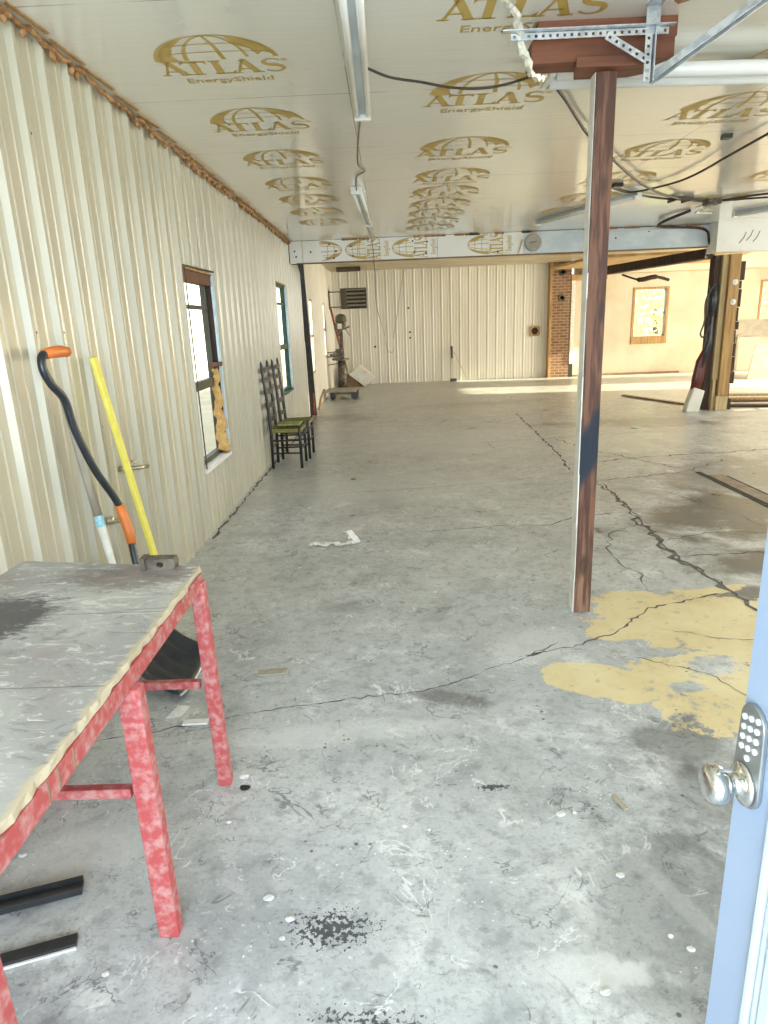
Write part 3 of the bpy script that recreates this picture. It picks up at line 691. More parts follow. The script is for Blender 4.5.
back_window('window_6', WB, 'bright window at the far right')

# outside the left windows: a white sided neighbouring building; trees outside the back windows
b = MB()
prof = rib_profile(1, 60, 1.1, .3, d=.02)
b = ribbed_wall('n', prof, [], -.1, 3.6, lambda t, d, z: (-4.5+d, t, z), 'vinyl'); b.box(-8, -4.5, 1, 60, -.1, 3.6)
nb = b.done('neighbour_or_sun_blocker', 'vinyl', recalc=False); tag(nb, 'white ribbed building seen through the nearest left window', 'building')
sun_blocker = MB().prism([(-8, 0), (11.2, 0), (11.2, 3.6), (1.6, 5.2), (-8, 3.6)], (16.5, 0, -.12), (0, 1, 0), (0, 0, 1), 5).done('neighbour_or_sun_blocker', 'vinyl'); tag(sun_blocker, 'unseen white gabled sun blocker added beyond the right side', 'building')  # gabled block added out of view to keep the low sun off the front room
def tree(x, y, h, lbl, seed):
    rnd = random.Random(seed)
    t = thing('tree', lbl, 'tree', (x, y, -.12), 'trees outside the back windows')
    MB().tube([(x, y, -.12), (x+.05, y, h*.35), (x, y+.05, h*.6)], [.12, .09, .05], 8).done('trunk', 'darktimber', t)
    b = MB()
    for k in range(900):
        a = rnd.uniform(0, 6.28); ph = rnd.uniform(-1, 1); rr = rnd.uniform(.55, 1)
        c = Vector((x+1.1*rr*math.cos(a)*math.sqrt(1-ph*ph), y+1.1*rr*math.sin(a)*math.sqrt(1-ph*ph), h*.55+h*.5*ph*rr))
        d1 = Vector((rnd.uniform(-1, 1), rnd.uniform(-1, 1), rnd.uniform(-1, 1))).normalized()*.13; d2 = d1.cross(Vector((rnd.uniform(-1, 1), rnd.uniform(-1, 1), .3))).normalized()*.07
        b._f([b.bm.verts.new(c+q) for q in (d1, d2, -d1, -d2)])
    b.done('foliage', 'leaf', t, recalc=False)
tree(10.2, 22.6, 2.9, 'yellow-green bush outside the brown-cased back window', 1)
tree(14.4, 23.4, 3.1, 'yellow-green bush outside the far right window', 2)

# ------------------------------------------------------------------ front post and its steel head
px, py = 2.512, 3.47
t = thing('support_post', 'reddish brown timber post with white left face in the middle of the room', 'post', (px, py, 0))
MB().box(px-.046, px+.046, py-.045, py+.045, 0, 2.66).done('post_timber', 'post', t, bevel=.004)
b = MB(); z = 0.0
while z < 1.75:
    dz = random.uniform(.12, .4); b.box(px-.0495-random.uniform(0, .003), px-.0458, py-.046+random.uniform(0, .01), py+.045, z, min(z+dz, 1.8)); z += dz
b.box(px-.0485, px-.0458, py-.030, py+.045, 1.8, 2.66)
b.done('painted_face', 'whitepaint', t)
tag(t.children[1], label='chipped white painted face')
hd = thing('post_head_plank', 'reddish brown plank resting across the top of the middle post', 'plank', (2.5, 3.55, 2.66))
MB().prism([(-.33, 0), (.31, 0), (.24, .13), (-.33, .13)], (2.5, 3.43, 2.70), (1, 0, 0), (0, 1, 0), .09).done('header_plank', 'plank', hd, bevel=.003)
MB().prism([(-.15, -.02), (.15, -.02), (.20, .10), (.13, .14), (-.12, .14)], (2.51, 3.40, 2.662), (1, 0, 0), (0, 1, 0), .044).done('cap_block', 'plank', hd, bevel=.003)
MB().box(2.20, 2.82, 3.44, 3.56, 2.79, H-.001).done('packer', 'plank', hd)
def perforated(b, a, c, w, nrm, th=.004, pitch=.030, hole=.006):
    """flat strip with a row of real square holes"""
    a, c = Vector(a), Vector(c); d = (c-a); L = d.length; d.normalize(); n = Vector(nrm).normalized(); s = d.cross(n).normalized()
    k = max(1, int(L/pitch)); p = L/k
    def seg(t0, t1, s0, s1):
        q = [a+d*t0+s*s0, a+d*t1+s*s0, a+d*t1+s*s1, a+d*t0+s*s1]; b.hexa([v-n*th/2 for v in q]+[v+n*th/2 for v in q])
    for i in range(k):
        t0, tm, t1 = i*p, (i+.5)*p, (i+1)*p
        seg(t0, tm-hole, -w/2, w/2); seg(tm+hole, t1, -w/2, w/2); seg(tm-hole, tm+hole, -w/2, -hole); seg(tm-hole, tm+hole, hole, w/2)
pa = thing('slotted_angle_bracket', 'galvanised perforated angle iron bracket across the top of the middle post', 'bracket', (2.4, 3.33, 2.70))
b = MB(); perforated(b, (2.06, 3.33, 2.772), (2.74, 3.33, 2.772), .026, (0, 1, 0)); b.box(2.02, 2.76, 3.30, 3.332, 2.787, 2.792); b.done('horizontal_angle', 'galv', pa)
b = MB(); perforated(b, (2.655, 3.325, 2.79), (2.655, 3.325, 2.575), .030, (0, 1, 0)); b.box(2.675, 2.679, 3.30, 3.345, 2.575, 2.79); b.done('vertical_angle', 'galv', pa)
b = MB(); perforated(b, (2.47, 3.321, 2.76), (2.65, 3.321, 2.66), .030, (0, 1, 0)); b.done('diagonal_gusset', 'galv', pa)
b = MB(); b.box(2.64, 2.70, 2.95, 3.33, H-.006, H-.001).box(2.64, 2.70, 3.325, 3.331, 2.76, H-.001); b.done('ceiling_strap', 'galv', pa)
sr = thing('steel_strut', 'galvanised channel strut slanting from the bracket up to the ceiling', 'strut', (2.7, 3.4, 2.6))
a_, c_ = Vector((2.69, 3.40, 2.615)), Vector((3.12, 3.12, H-.002))
b = MB(); b.bar(a_, c_, .055, .004); d = (c_-a_).normalized(); sd = d.cross(Vector((0, 0, 1))).normalized(); upv = sd.cross(d)
for s_ in (-1, 1): b.bar(a_+sd*s_*.026-upv*.014, c_+sd*s_*.026-upv*.014, .004, .028)
b.done('channel', 'galv', sr)
fo = MB(); rnd = random.Random(3); P = []; W_ = []
for q in smooth_pts([(2.0, 3.15, 2.845), (2.07, 3.27, 2.83), (2.125, 3.38, 2.74), (2.155, 3.42, 2.69), (2.20, 3.56, 2.70), (2.27, 3.70, 2.73), (2.32, 3.84, 2.78)], 4):
    P.append(q+Vector((rnd.uniform(-.010, .010), 0, rnd.uniform(-.010, .008)))); W_.append(rnd.uniform(.008, .022))
fo.tube(P, W_, 6)
tag(fo.done('foil_scrap', 'foil'), 'crumpled white foil strip hanging at the left end of the post plank', 'foil strip')

# ------------------------------------------------------------------ ceiling light fixtures
def fixture(name, a, c, wid, lbl, tubes=2, zt=H):
    a, c = Vector(a), Vector(c); d = (c-a).normalized(); sd = d.cross(Vector((0, 0, 1))).normalized()
    t = thing(name, lbl, 'light fixture', tuple(a), None)
    MB().bar(a+Vector((0, 0, -.022)), c+Vector((0, 0, -.022)), wid*.42, .040).done('housing', 'galvpaint', t, bevel=.003)
    for s_ in (-1, 1):
        MB().tube([a+sd*s_*wid*.33+d*.03+Vector((0, 0, -.048)), c+sd*s_*wid*.33-d*.03+Vector((0, 0, -.048))], wid*.17, 12).done('lamp_tube', 'tubeglass', t, smooth=True)
    for p in (a, c): MB().bar(p-sd*wid*.5+Vector((0, 0, -.038)), p+sd*wid*.5+Vector((0, 0, -.038)), .03, .07).done('end_socket', 'whitemetal', t, bevel=.004)
    return t
fixture('strip_light', (1.39, 2.1, H), (1.372, 4.55, H), .10, 'long twin-tube strip light on the ceiling over the left aisle')
fixture('strip_light', (1.225, 6.92, H), (1.27, 9.15, H), .105, 'farther twin-tube strip light hanging past the end of the loose wire')
fixture('strip_light', (2.36, 3.95, H-.02), (4.7, 4.07, H-.02), .21, 'wide white strip light starting behind the post plank and running right')
fixture('strip_light', (3.55, 9.7, H), (4.25, 7.9, H), .10, 'slanted strip light passing behind the middle post')
fixture('strip_light', (6.2, 9.7, H), (7.1, 8.3, H), .10, 'strip light at the right edge of the ceiling near the beam')
tag(MB().box(3.0, 3.9, 13.6, 13.68, HB-.05, HB).done('strip_light', 'whitemetal'), 'small pale strip light on the rear ceiling above the back wall', 'light fixture')

# ------------------------------------------------------------------ cables
def cable(P, r, lbl, mat='cable', name='cable'):
    return tag(MB().tube(smooth_pts(P), r, 6).done(name, mat, smooth=True), lbl, 'cable')
cable([(1.426, 3.85, H-.02), (1.538, 3.93, 2.83), (1.70, 3.99, 2.82), (1.864, 4.06, 2.81), (2.036, 4.10, 2.81), (2.199, 4.06, 2.82), (2.372, 3.95, 2.84)], .0065, 'dark brown cable sagging from the strip light to the post plank')
cable([(2.45, 4.2, H-.02), (2.6, 4.5, 2.84), (2.729, 4.79, 2.84), (2.97, 5.3, 2.83), (3.36, 6.02, 2.83), (3.96, 7.05, 2.82), (4.52, 7.84, 2.82), (5.02, 8.38, 2.84), (5.38, 8.6, H-.02)], .012, 'long dark cable slanting behind the middle post to the ceiling junction')
cable([(3.75, 7.35, H-.02), (4.1, 7.7, 2.84), (4.344, 7.27, 2.83), (4.38, 6.77, 2.82), (4.33, 6.01, 2.82), (4.3, 5.19, 2.83), (4.3, 4.2, H-.02)], .010, 'dark cable curving across the ceiling towards the upper right')
cable([(3.81, 7.41, H-.02), (4.467, 8.12, 2.85), (5.03, 8.45, 2.85), (5.38, 8.6, 2.85), (5.8, 8.25, 2.85), (6.4, 7.9, 2.85), (7.2, 7.5, H-.02)], .012, 'straight cable clipped across the ceiling through the junction')
cable([(5.36, 8.62, H-.02), (5.9, 8.5, 2.85), (6.6, 8.4, 2.85), (7.6, 8.2, H-.02)], .012, 'cable leaving the ceiling junction to the right edge')
cable([(1.36, 4.56, 2.83), (1.315, 5.27, H-.012), (1.283, 5.98, H-.012), (1.33, 6.2, H-.015), (1.25, 6.45, H-.012), (1.225, 6.92, 2.83)], .007, 'wavy grey wire between the two left strip lights', 'greycable')
cable([(1.24, 9.3, H-.005), (1.26, 10.2, H-.03), (1.28, 10.87, 2.80), (1.30, 10.87, 2.50), (1.29, 12.4, 1.9), (1.35, 18.3, 1.43), (1.45, 18.5, .91), (1.58, 18.5, .85), (1.62, 18.5, 1.0)], .006, 'thin wire hanging in front of the back wall', 'greycable')
cable([(1.60, 18.66, 1.2), (1.75, 18.6, 1.9), (1.85, 18.6, 2.5), (1.95, 18.5, HB-.02)], .006, 'fine wire dangling from the rear ceiling beside the heater', 'greycable')
jb = thing('junction_box', 'dark junction box with knotted wires on the ceiling near the beam', 'junction box', (5.38, 8.6, H))
MB().box(5.30, 5.46, 8.52, 8.68, H-.06, H).done('box_body', 'ironold', jb, bevel=.005)
b = MB(); rnd = random.Random(5)
b.tube([(5.38+rnd.uniform(-.12, .12), 8.75+rnd.uniform(-.15, .15), H-.03-rnd.uniform(0, .10)) for _ in range(14)], .009, 5); b.done('wire_knot', 'foil', jb)
b = MB(); b.tube(smooth_pts([(5.42, 9.3, H-.02), (5.45, 10.4, H-.06), (6.3, 10.86, 2.8), (6.42, 10.86, 2.6), (6.5, 10.9, 2.4)]), .02, 6); tag(b.done('drop_cable', 'darktimber'), 'dark cable running down the beam to the thick post', 'cable')
tag(MB().box(3.80, 3.89, 7.3, 7.42, H-.035, H).done('ceiling_hook', 'blackpaint'), 'small black fixing on the ceiling right of the middle post', 'hook')
tag(MB().box(4.05, 4.11, 5.55, 5.62, H-.03, H).done('ceiling_hook', 'blackpaint'), 'small black stub on the ceiling beneath the curving cable', 'hook')
b = MB(); b.bar((4.82, 8.20, H-.03), (5.0, 8.25, H-.03), .02, .03).bar((4.82, 8.20, H-.03), (4.80, 8.45, H-.03), .02, .03).bar((5.0, 8.25, H-.03), (4.98, 8.5, H-.03), .02, .03)
tag(b.done('cable_clip', 'cable'), 'small square wire clip on the ceiling left of the junction box', 'clip')
b = MB().bar((3.0, 2.95, H-.03), (2.72, 3.22, H-.03), .045, .03, h2=.02); tag(b.done('wood_cleat', 'foam', bevel=.004), 'brown wooden cleat on the ceiling above the steel strut', 'cleat')

# gauge plate on the beam
t = thing('round_vent_cover', 'round grey disc mounted on the beam', 'vent cover', (3.74, 10.87, 2.70))
MB().lathe([(.125, .02), (.13, .0), (.115, -.015), (.10, -.008), (.002, -.006)], (3.74, 10.87, 2.705), (0, 1, 0), 28).done('disc', 'greyboard', t, smooth=False)
MB().bar((3.68, 10.858, 2.70), (3.79, 10.858, 2.715), .012, .01).done('pointer', 'fanmetal', t)
tag(MB().bar((3.58, 10.875, 2.76), (3.52, 10.875, 2.56), .02, .01).done('tape_scrap', 'gold'), 'yellow scrap of tape hanging left of the round disc', 'tape')

# ------------------------------------------------------------------ workbench
t = thing('workbench', 'long red steel workbench with worn grey board top against the left wall', 'workbench', (.5, 1.2, 0))
b = MB(); y0, y1 = .35, 2.08; x0, x1 = .16, .828
b.box(x0, x1, y0, y1, .822, .842)
bmesh.ops.subdivide_edges(b.bm, edges=[e for e in b.bm.edges if abs((e.verts[0].co-e.verts[1].co).y) > .5], cuts=60, use_grid_fill=True)
for v in b.bm.verts:
    if v.co.x > .78: v.co.x += random.uniform(-.006, .004)
    v.co.y += .12*max(0, (v.co.y-1.6)/.48)*(.828-v.co.x)/.67
b.done('bench_top', 'bench', t, bevel=.002)
b = MB(); b.box(.81, .832, y0, y1-.01, .772, .821); b.box(.16, .182, y0, y1-.01, .772, .821); b.bar((.17, y1+.095, .797), (.82, y1-.015, .797), .022, .048); b.box(.182, .81, y0, y0+.022, .772, .821)
b.done('rim_frame', 'red', t, bevel=.0015)
for y in (1.02, 1.06, 1.12, 1.86): MB().box(.831, .8335, y, y+.005, .775, .82).done('rim_notch', 'brown', t)
for i, y in enumerate((.765, 1.425, 2.045)):
    for sx_ in (0, 1):
        xb, xt = (((.790, .795, .806)[i], .806) if sx_ == 0 else (.19, .165)); wl_ = (.056, .056, .046)[i]; zt = (.775, .775, .80)[i]; xt -= .010*(sx_ == 0)
        b = MB(); b.hexa([(xb, y, 0), (xb+wl_, y, 0), (xb+wl_, y+.042, 0), (xb, y+.042, 0), (xt, y-.015, zt), (xt+wl_, y-.015, zt), (xt+wl_, y+.027, zt), (xt, y+.027, zt)])
        b.done('leg', 'red', t, bevel=.004)
    zz = (.47, .47, .415)[i]; MB().bar((.215, y+.012, zz), (.785, y+.012, zz), .026, .028).done('stretcher', 'red', t, bevel=.003)
# small steel block with a hole on the bench end
t = thing('steel_block', 'small grey steel block with a round hole at the far end of the bench', 'block', (.69, 2.075, .842))
b = MB(); n = 16
ring = [(.018*math.cos(2*math.pi*k/n), .018+.010*math.sin(2*math.pi*k/n)) for k in range(n)]
def blockface(yy):
    out = []
    for k in range(n):
        a = 2*math.pi*k/n; c, s_ = math.cos(a), math.sin(a); m_ = max(abs(c)/.05, abs(s_)/.019); out.append(((.70)+c/m_, yy, .861+s_/m_))
    return out
fi = [[b.bm.verts.new(((.70)+.012*math.cos(2*math.pi*k/n), yy, .861+.010*math.sin(2*math.pi*k/n))) for k in range(n)] for yy in (2.055, 2.10)]
fo_ = [[b.bm.verts.new(q) for q in blockface(yy)] for yy in (2.055, 2.10)]
for k in range(n):
    j = (k+1) % n
    b._f([fo_[0][k], fo_[0][j], fi[0][j], fi[0][k]]); b._f([fo_[1][j], fo_[1][k], fi[1][k], fi[1][j]]); b._f([fo_[0][j], fo_[0][k], fo_[1][k], fo_[1][j]]); b._f([fi[0][k], fi[0][j], fi[1][j], fi[1][k]])
b.done('block_body', 'ironold', t)
MB().box((.635), .652, 2.05, 2.10, .842, .885).done('end_tab', 'fanmetal', t)

# ------------------------------------------------------------------ tools leaning on the left wall
t = thing('snow_shovel', 'black snow shovel with bent handle and orange grips leaning behind the bench', 'shovel', (.3, 2.9, 0))
hp = [(.062, 2.815, 1.532), (.066, 2.765, 1.525), (.07, 2.748, 1.475), (.08, 2.775, 1.41), (.09, 2.845, 1.338), (.10, 2.871, 1.205), (.13, 2.935, 1.012), (.16, 3.045, .831), (.19, 3.06, .68), (.22, 3.01, .548), (.27, 2.96, .36), (.33, 2.92, .20)]
MB().tube(smooth_pts(hp), .0175, 12).done('handle', 'blackplastic', t, smooth=True)
MB().tube(smooth_pts([(.066, 2.80, 1.534), (.085, 2.86, 1.540), (.10, 2.905, 1.537), (.10, 2.915, 1.536)]), [.021]*3+[.021]*12+[.022, .024, .020, .008][:4], 12).done('top_grip', 'orange', t, smooth=True) if False else MB().tube([(.064, 2.79, 1.532), (.075, 2.83, 1.538), (.09, 2.88, 1.540), (.10, 2.92, 1.536), (.102, 2.93, 1.535)], [.020, .024, .025, .021, .010], 12).done('top_grip', 'orange', t, smooth=True)
MB().tube([(.163, 3.052, .815), (.175, 3.062, .75), (.19, 3.06, .68), (.203, 3.04, .62)], [.021, .024, .024, .021], 12).done('lower_grip', 'orange', t, smooth=True)
# curved ribbed scoop
b = MB(); nu, nv = 24, 14; G = []
for j in range(nv+1):
    v = j/nv; row = []
    for i in range(nu+1):
        u = i/nu*2-1
        wd = .240*(1-.05*v)
        lipc = Vector((.50-.36*v-.05*math.sin(v*math.pi), 2.84+.10*v, .012+.36*v*v+.08*v))
        y = lipc.y+u*wd; x = lipc.x+.03*u*u*v-.0*u; z = lipc.z+.035*u*u*(1-.3*v)+.008*math.cos(u*15)*math.sin(math.pi*min(1, v*1.1))
        row.append((x, y, z))
    G.append(row)
vs = [[b.bm.verts.new(q) for q in r_] for r_ in G]
for j in range(nv):
    for i in range(nu): b._f([vs[j][i], vs[j][i+1], vs[j+1][i+1], vs[j+1][i]])
o = b.done('scoop', 'blackplastic', t, smooth=True); md = o.modifiers.new('thick', 'SOLIDIFY'); md.thickness = .006
MB().tube([(.503, 2.605, .045), (.506, 2.72, .018), (.507, 2.84, .010), (.506, 2.96, .018), (.503, 3.075, .045)], .006, 6).done('wear_edge', 'galv', t)

t = thing('yellow_handle', 'flat yellow fibreglass tool handle leaning on the ribbed wall', 'tool handle', (.15, 3.58, 0))
MB().bar((.03, 3.33, 1.485), (.152, 3.585, 0), .056, .020, (1, 0, 0)).done('shaft', 'yellow', t, bevel=.004)
MB().bar((.029, 3.328, 1.497), (.030, 3.33, 1.482), .058, .022, (1, 0, 0)).done('end_cap', 'yellow', t, bevel=.004)
t = thing('wooden_handle', 'weathered grey wooden handle with blue and white base beside the shovel', 'tool handle', (.12, 3.10, 0))
A_, B_ = Vector((.03, 2.955, 1.345)), Vector((.07, 3.02, .776)); D_ = (B_-A_)/(B_-A_).length; C0 = B_+D_*((0.02-B_.z)/D_.z)
MB().tube([A_, A_.lerp(B_, .5), B_], [.016, .019, .020], 12).done('shaft', 'greywood', t, smooth=True)
MB().tube([B_, B_+D_*.055], .022, 12).done('blue_label', 'label', t)
MB().tube([B_+D_*.055, B_+D_*.3, C0], [.021, .016, .020], 12).done('white_base', 'whitepaint', t, smooth=True)
t = thing('wall_faucet', 'tarnished hose tap sticking out of the ribbed wall by the yellow handle', 'tap', (0, 3.60, .88))
MB().tube([(-.03, 3.56, .885), (.03, 3.57, .885), (.07, 3.62, .88), (.085, 3.70, .872)], [.012, .012, .013, .011], 10).done('spout', 'silver', t, smooth=True)
MB().lathe([(.004, 0), (.005, .024), (.017, .028), (.017, .035), (.004, .037)], (.05, 3.59, .893), (0, 0, 1), 12).done('handle', 'silver', t)
MB().lathe([(.022, 0), (.022, .01), (.013, .014)], (0.0, 3.565, .885), (1, 0, 0), 12).done('flange', 'silver', t)
t = thing('pipe_fitting', 'small metal pipe fitting low on the wall between the shovel and yellow handle', 'fitting', (0, 3.25, .72))
MB().lathe([(.022, -.02), (.022, .01), (.013, .014), (.013, .05), (.018, .05), (.018, .07)], (0, 3.32, .66), (1, 0, 0), 12).done('stub', 'silver', t)
MB().lathe([(.008, -.03), (.012, 0), (.008, .03)], (.06, 3.32, .66), (0, 0, 1), 8).done('valve', 'ironold', t)

# ------------------------------------------------------------------ ladder-back chairs
def make_chair(loc, lbl, woven=True):
    x, y, z = 0, 0, 0
    t = thing('ladderback_chair', lbl, 'chair', (0, 0, 0), None)
    hw = .20   # half width (along Y); seat faces +X
    for s_ in (-1, 1):
        MB().tube([(-.01, s_*hw*.92, 0), (.0, s_*hw*.94, .45), (-.02, s_*hw*.96, .85), (-.05, s_*hw*.98, 1.20), (-.052, s_*hw*.98, 1.235)], [.017, .021, .019, .016, .008], 8).done('back_post', 'blackpaint', t, smooth=True)
        MB().tube([(.335, s_*hw*1.06, 0), (.335, s_*hw*1.06, .45), (.335, s_*hw*1.06, .485)], [.017, .021, .012], 8).done('leg', 'blackpaint', t, smooth=True)
    for z_ in (.56, .72, .88, 1.02, 1.13):
        xx = -.005 if z_ < .6 else -.0-(z_-.5)*.06
        b = MB(); n = 8
        for i in range(n):
            u0, u1 = -1+2*i/n, -1+2*(i+1)/n
            f0 = lambda u: (xx-.035*(1-u*u)*1.0+.012, u*hw*.94)
            (xa, ya), (xb, yb) = f0(u0), f0(u1); hh = .028
            b.hexa([(xa-.004, ya, z_-hh), (xb-.004, yb, z_-hh), (xb+.004, yb, z_-hh), (xa+.004, ya, z_-hh), (xa-.004, ya, z_+hh), (xb-.004, yb, z_+hh), (xb+.004, yb, z_+hh), (xa+.004, ya, z_+hh)])
        b.done('slat', 'blackpaint', t)
    b = MB(); n = 14
    grid = []
    for i in range(n+1):
        row = []
        for j in range(n+1):
            u, v = i/n, j/n*2-1; wd = hw*(.96+.12*u); row.append((u*.36-.01, v*wd*1.04, .452+.014*max(abs(v), abs(u*2-1))**3-.004*math.cos(max(abs(v), abs(2*u-1))*40)))
        grid.append(row)
    va = [[b.bm.verts.new(q) for q in r_] for r_ in grid]; vb = [[b.bm.verts.new((q[0], q[1], .425)) for q in r_] for r_ in grid]
    for i in range(n):
        for j in range(n):
            b._f([va[i][j], va[i+1][j], va[i+1][j+1], va[i][j+1]]); b._f([vb[i][j+1], vb[i+1][j+1], vb[i+1][j], vb[i][j]])
    for i in range(n):
        b._f([va[i][0], vb[i][0], vb[i+1][0], va[i+1][0]]); b._f([va[i+1][n], vb[i+1][n], vb[i][n], va[i][n]])
        b._f([va[0][i+1], vb[0][i+1], vb[0][i], va[0][i]]); b._f([va[n][i], vb[n][i], vb[n][i+1], va[n][i+1]])
    b.done('seat', 'woven' if woven else 'blackpaint', t)
    for s_ in (-1, 1):
        for z_ in (.18, .33): MB().tube([(-.005, s_*hw*.94, z_), (.335, s_*hw*1.05, z_)], .011, 7).done('side_rung', 'blackpaint', t)
    for z_ in (.22, .36): MB().tube([(.335, -hw*1.05, z_), (.335, hw*1.05, z_)], .011, 7).done('front_rung', 'blackpaint', t)
    MB().tube([(-.005, -hw*.94, .25), (-.005, hw*.94, .25)], .011, 7).done('back_rung', 'blackpaint', t)
    t.location = loc; return t
ch = make_chair((.075, 7.86, 0), 'black ladderback chair with woven olive seat, nearer of two against the left wall')
c2 = dup(ch, (.105, 8.42, 0), 'black ladderback chair with woven seat, farther of two against the left wall')
b = MB(); n = 14; rnd = random.Random(11)
vs = [[b.bm.verts.new((.13+.27*i/n+.01*math.sin(j), 7.74+.26*j/n+.012*math.sin(i*2.2), .478+.018*abs(math.sin(i*1.7+j*.9))+rnd.uniform(0, .012))) for j in range(n+1)] for i in range(n+1)]
for i in range(n):
    for j in range(n): b._f([vs[i][j], vs[i+1][j], vs[i+1][j+1], vs[i][j+1]])
o = b.done('cloth', 'cloth', smooth=True); md = o.modifiers.new('t', 'SOLIDIFY'); md.thickness = .01; md.offset = 1
tag(o, 'rumpled pale green cloth lying on the nearer black chair', 'cloth')

# ------------------------------------------------------------------ entrance door, open at the right
dr = bpy.data.objects.new('door_1', None); COL.objects.link(dr); st(dr, 'pale entrance door standing open at the right, skylight blue put into its paint'); dr.location = (2.0, .4, .02)
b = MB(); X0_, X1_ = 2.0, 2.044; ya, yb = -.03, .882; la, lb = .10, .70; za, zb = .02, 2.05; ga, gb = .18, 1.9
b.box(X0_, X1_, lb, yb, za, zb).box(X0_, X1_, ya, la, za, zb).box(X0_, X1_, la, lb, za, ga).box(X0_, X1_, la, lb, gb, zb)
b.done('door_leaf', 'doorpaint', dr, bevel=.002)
b = MB()
for (o_, wd_, hh_) in ((.0, .014, .010), (.020, .010, .007), (.042, .026, .012)):
    y_a, y_b = la-.0+o_-.0, lb+.078-o_
    y_a = la-.078+o_; zz0, zz1 = ga-.078+o_, gb+.078-o_
    b.box(X0_-hh_, X0_+.001, y_b-wd_, y_b, zz0, zz1).box(X0_-hh_, X0_+.001, y_a, y_a+wd_, zz0, zz1).box(X0_-hh_, X0_+.001, y_a, y_b, zz0, zz0+wd_).box(X0_-hh_, X0_+.001, y_a, y_b, zz1-wd_, zz1)
b.done('lite_moulding', 'doormould', dr, bevel=.003)
MB().box(2.012, 2.02, la, lb, ga, gb).done('glass_pane', 'glass', dr)
MB().tube([(2.002, lb-.006, ga+.01+.02*k) for k in range(84)], [.004+.0022*(k % 2) for k in range(84)], 6).done('gasket', 'blackpaint', dr)
b = MB(); n = 20; poly = []
yc, zc_ = .845, .0
for k in range(n+1):
    a = math.pi*k/n; poly.append((yc+.031*math.cos(a), 1.018+.031*math.sin(a)))
for k in range(n+1):
    a = math.pi+math.pi*k/n; poly.append((yc+.036*math.cos(a), .918+.036*math.sin(a)))
b.prism([(p[0], p[1]) for p in poly], (2.0, 0, 0), (0, 1, 0), (0, 0, 1), -.008); lp = b.done('lock_plate', 'satin', dr, bevel=.002)
bpos = [(0.012, 1.032), (-.006, 1.030)]
for r_ in range(5):
    for c_ in range(3):
        yy = yc-.017+.017*c_; zz = 1.034-.0165*r_-.006*c_
        if (r_ == 4 and c_ != 1): continue
        MB().lathe([(.0048, 0), (.0048, .003), (.003, .004)], (1.992, yy, zz), (-1, 0, 0), 12).done('button', 'button', lp)
MB().lathe([(.032, 0), (.032, .005), (.023, .009), (.017, .012), (.0145, .018), (.014, .022), (.018, .026), (.026, .032), (.0290, .039), (.0285, .050), (.024, .057), (.017, .060), (.002, .061)], (1.992, yc, .918), (-1, 0, 0), 32).done('door_knob', 'chrome', dr, smooth=True)
MB().tube([(1.965, yc-.01, .948), (1.945, yc-.01, .949)], .003, 8).done('thumb_pin', 'chrome', dr)

# ------------------------------------------------------------------ black strips on the floor under the bench
t = thing('black_bar', 'black channel bar with a groove on the floor under the bench, farther of two', 'bar', (.35, 1.55, 0))
a_, c_ = Vector((.02, 1.445, .010)), Vector((.508, 1.600, .010)); d = (c_-a_).normalized(); sd = d.cross(Vector((0, 0, 1)))
MB().bar(a_, c_, .052, .012).done('web', 'blackpaint', t)
for s_ in (-1, 1): MB().bar(a_+sd*s_*.021+Vector((0, 0, .01)), c_+sd*s_*.021+Vector((0, 0, .01)), .010, .014).done('flange', 'blackpaint', t)
t = thing('black_bar', 'black flat bar with white edge on the floor under the bench, nearer of two', 'bar', (.45, 1.38, 0))
MB().bar((.10, 1.265, .008), (.572, 1.42, .008), .036, .012).done('strip', 'blackpaint', t)
MB().bar((.112, 1.245, .004), (.578, 1.398, .004), .006, .006).done('edge', 'paper', t)

# ------------------------------------------------------------------ litter on the floor
def chip(x, y, s_, lbl, mat='chip', name='concrete_chip', cat='chip', flat=.4, seed=None, grp=None):
    rnd = random.Random(seed or int(x*1000+y*77)); b = MB(); bmesh.ops.create_icosphere(b.bm, subdivisions=2, radius=1)
    for v in b.bm.verts:
        k = rnd.uniform(.8, 1.1); v.co = Vector((x+v.co.x*s_*k, y+v.co.y*s_*k*.75, max(0.0005, (v.co.z*.8+.75)*s_*flat*k)))
    return tag(b.done(name, mat), lbl, cat, grp)
chip(.905, 2.03, .020, 'black crumb beside the far leg of the red bench', 'tar', 'rubber_crumb', 'crumb', .25)
chip(.89, 2.09, .020, 'white chip touching the far leg of the red bench', 'chip')
chip(.886, 1.86, .010, 'small white chip on the floor right of the red bench between its legs')
chip(1.076, 1.545, .016, 'white oval chip left of the black tar splash')
chip(1.149, 1.473, .014, 'narrow white chip at the left edge of the tar splash')
chip(1.136, 1.413, .010, 'tiny white chip just below the tar splash')
chip(2.0, 1.853, .018, 'angular white chip on the floor towards the door')
chip(2.05, 1.86, .008, 'tiny white crumb right of the angular white chip')
chip(2.113, 1.595, .014, 'white chip alone on the floor left of the door edge')
chip(2.179, 1.391, .009, 'small white chip beside the bottom of the door')
chip(2.215, 1.352, .013, 'pale chip nearest the bottom of the door')
chip(1.958, 1.243, .014, 'pale flattened chip at the bottom of the picture')
chip(.69, 1.322, .012, 'white chip on the floor in front of the nearer bench leg')
chip(.25, 1.735, .016, 'white chip under the bench near the left edge')
chip(1.48, 1.82, .010, 'white chip near the middle of the foreground floor')
chip(1.56, 1.80, .007, 'tiny white chip right of the middle foreground chip')
chip(.45, 1.28, .010, 'white chip between the black bars and the bench leg')
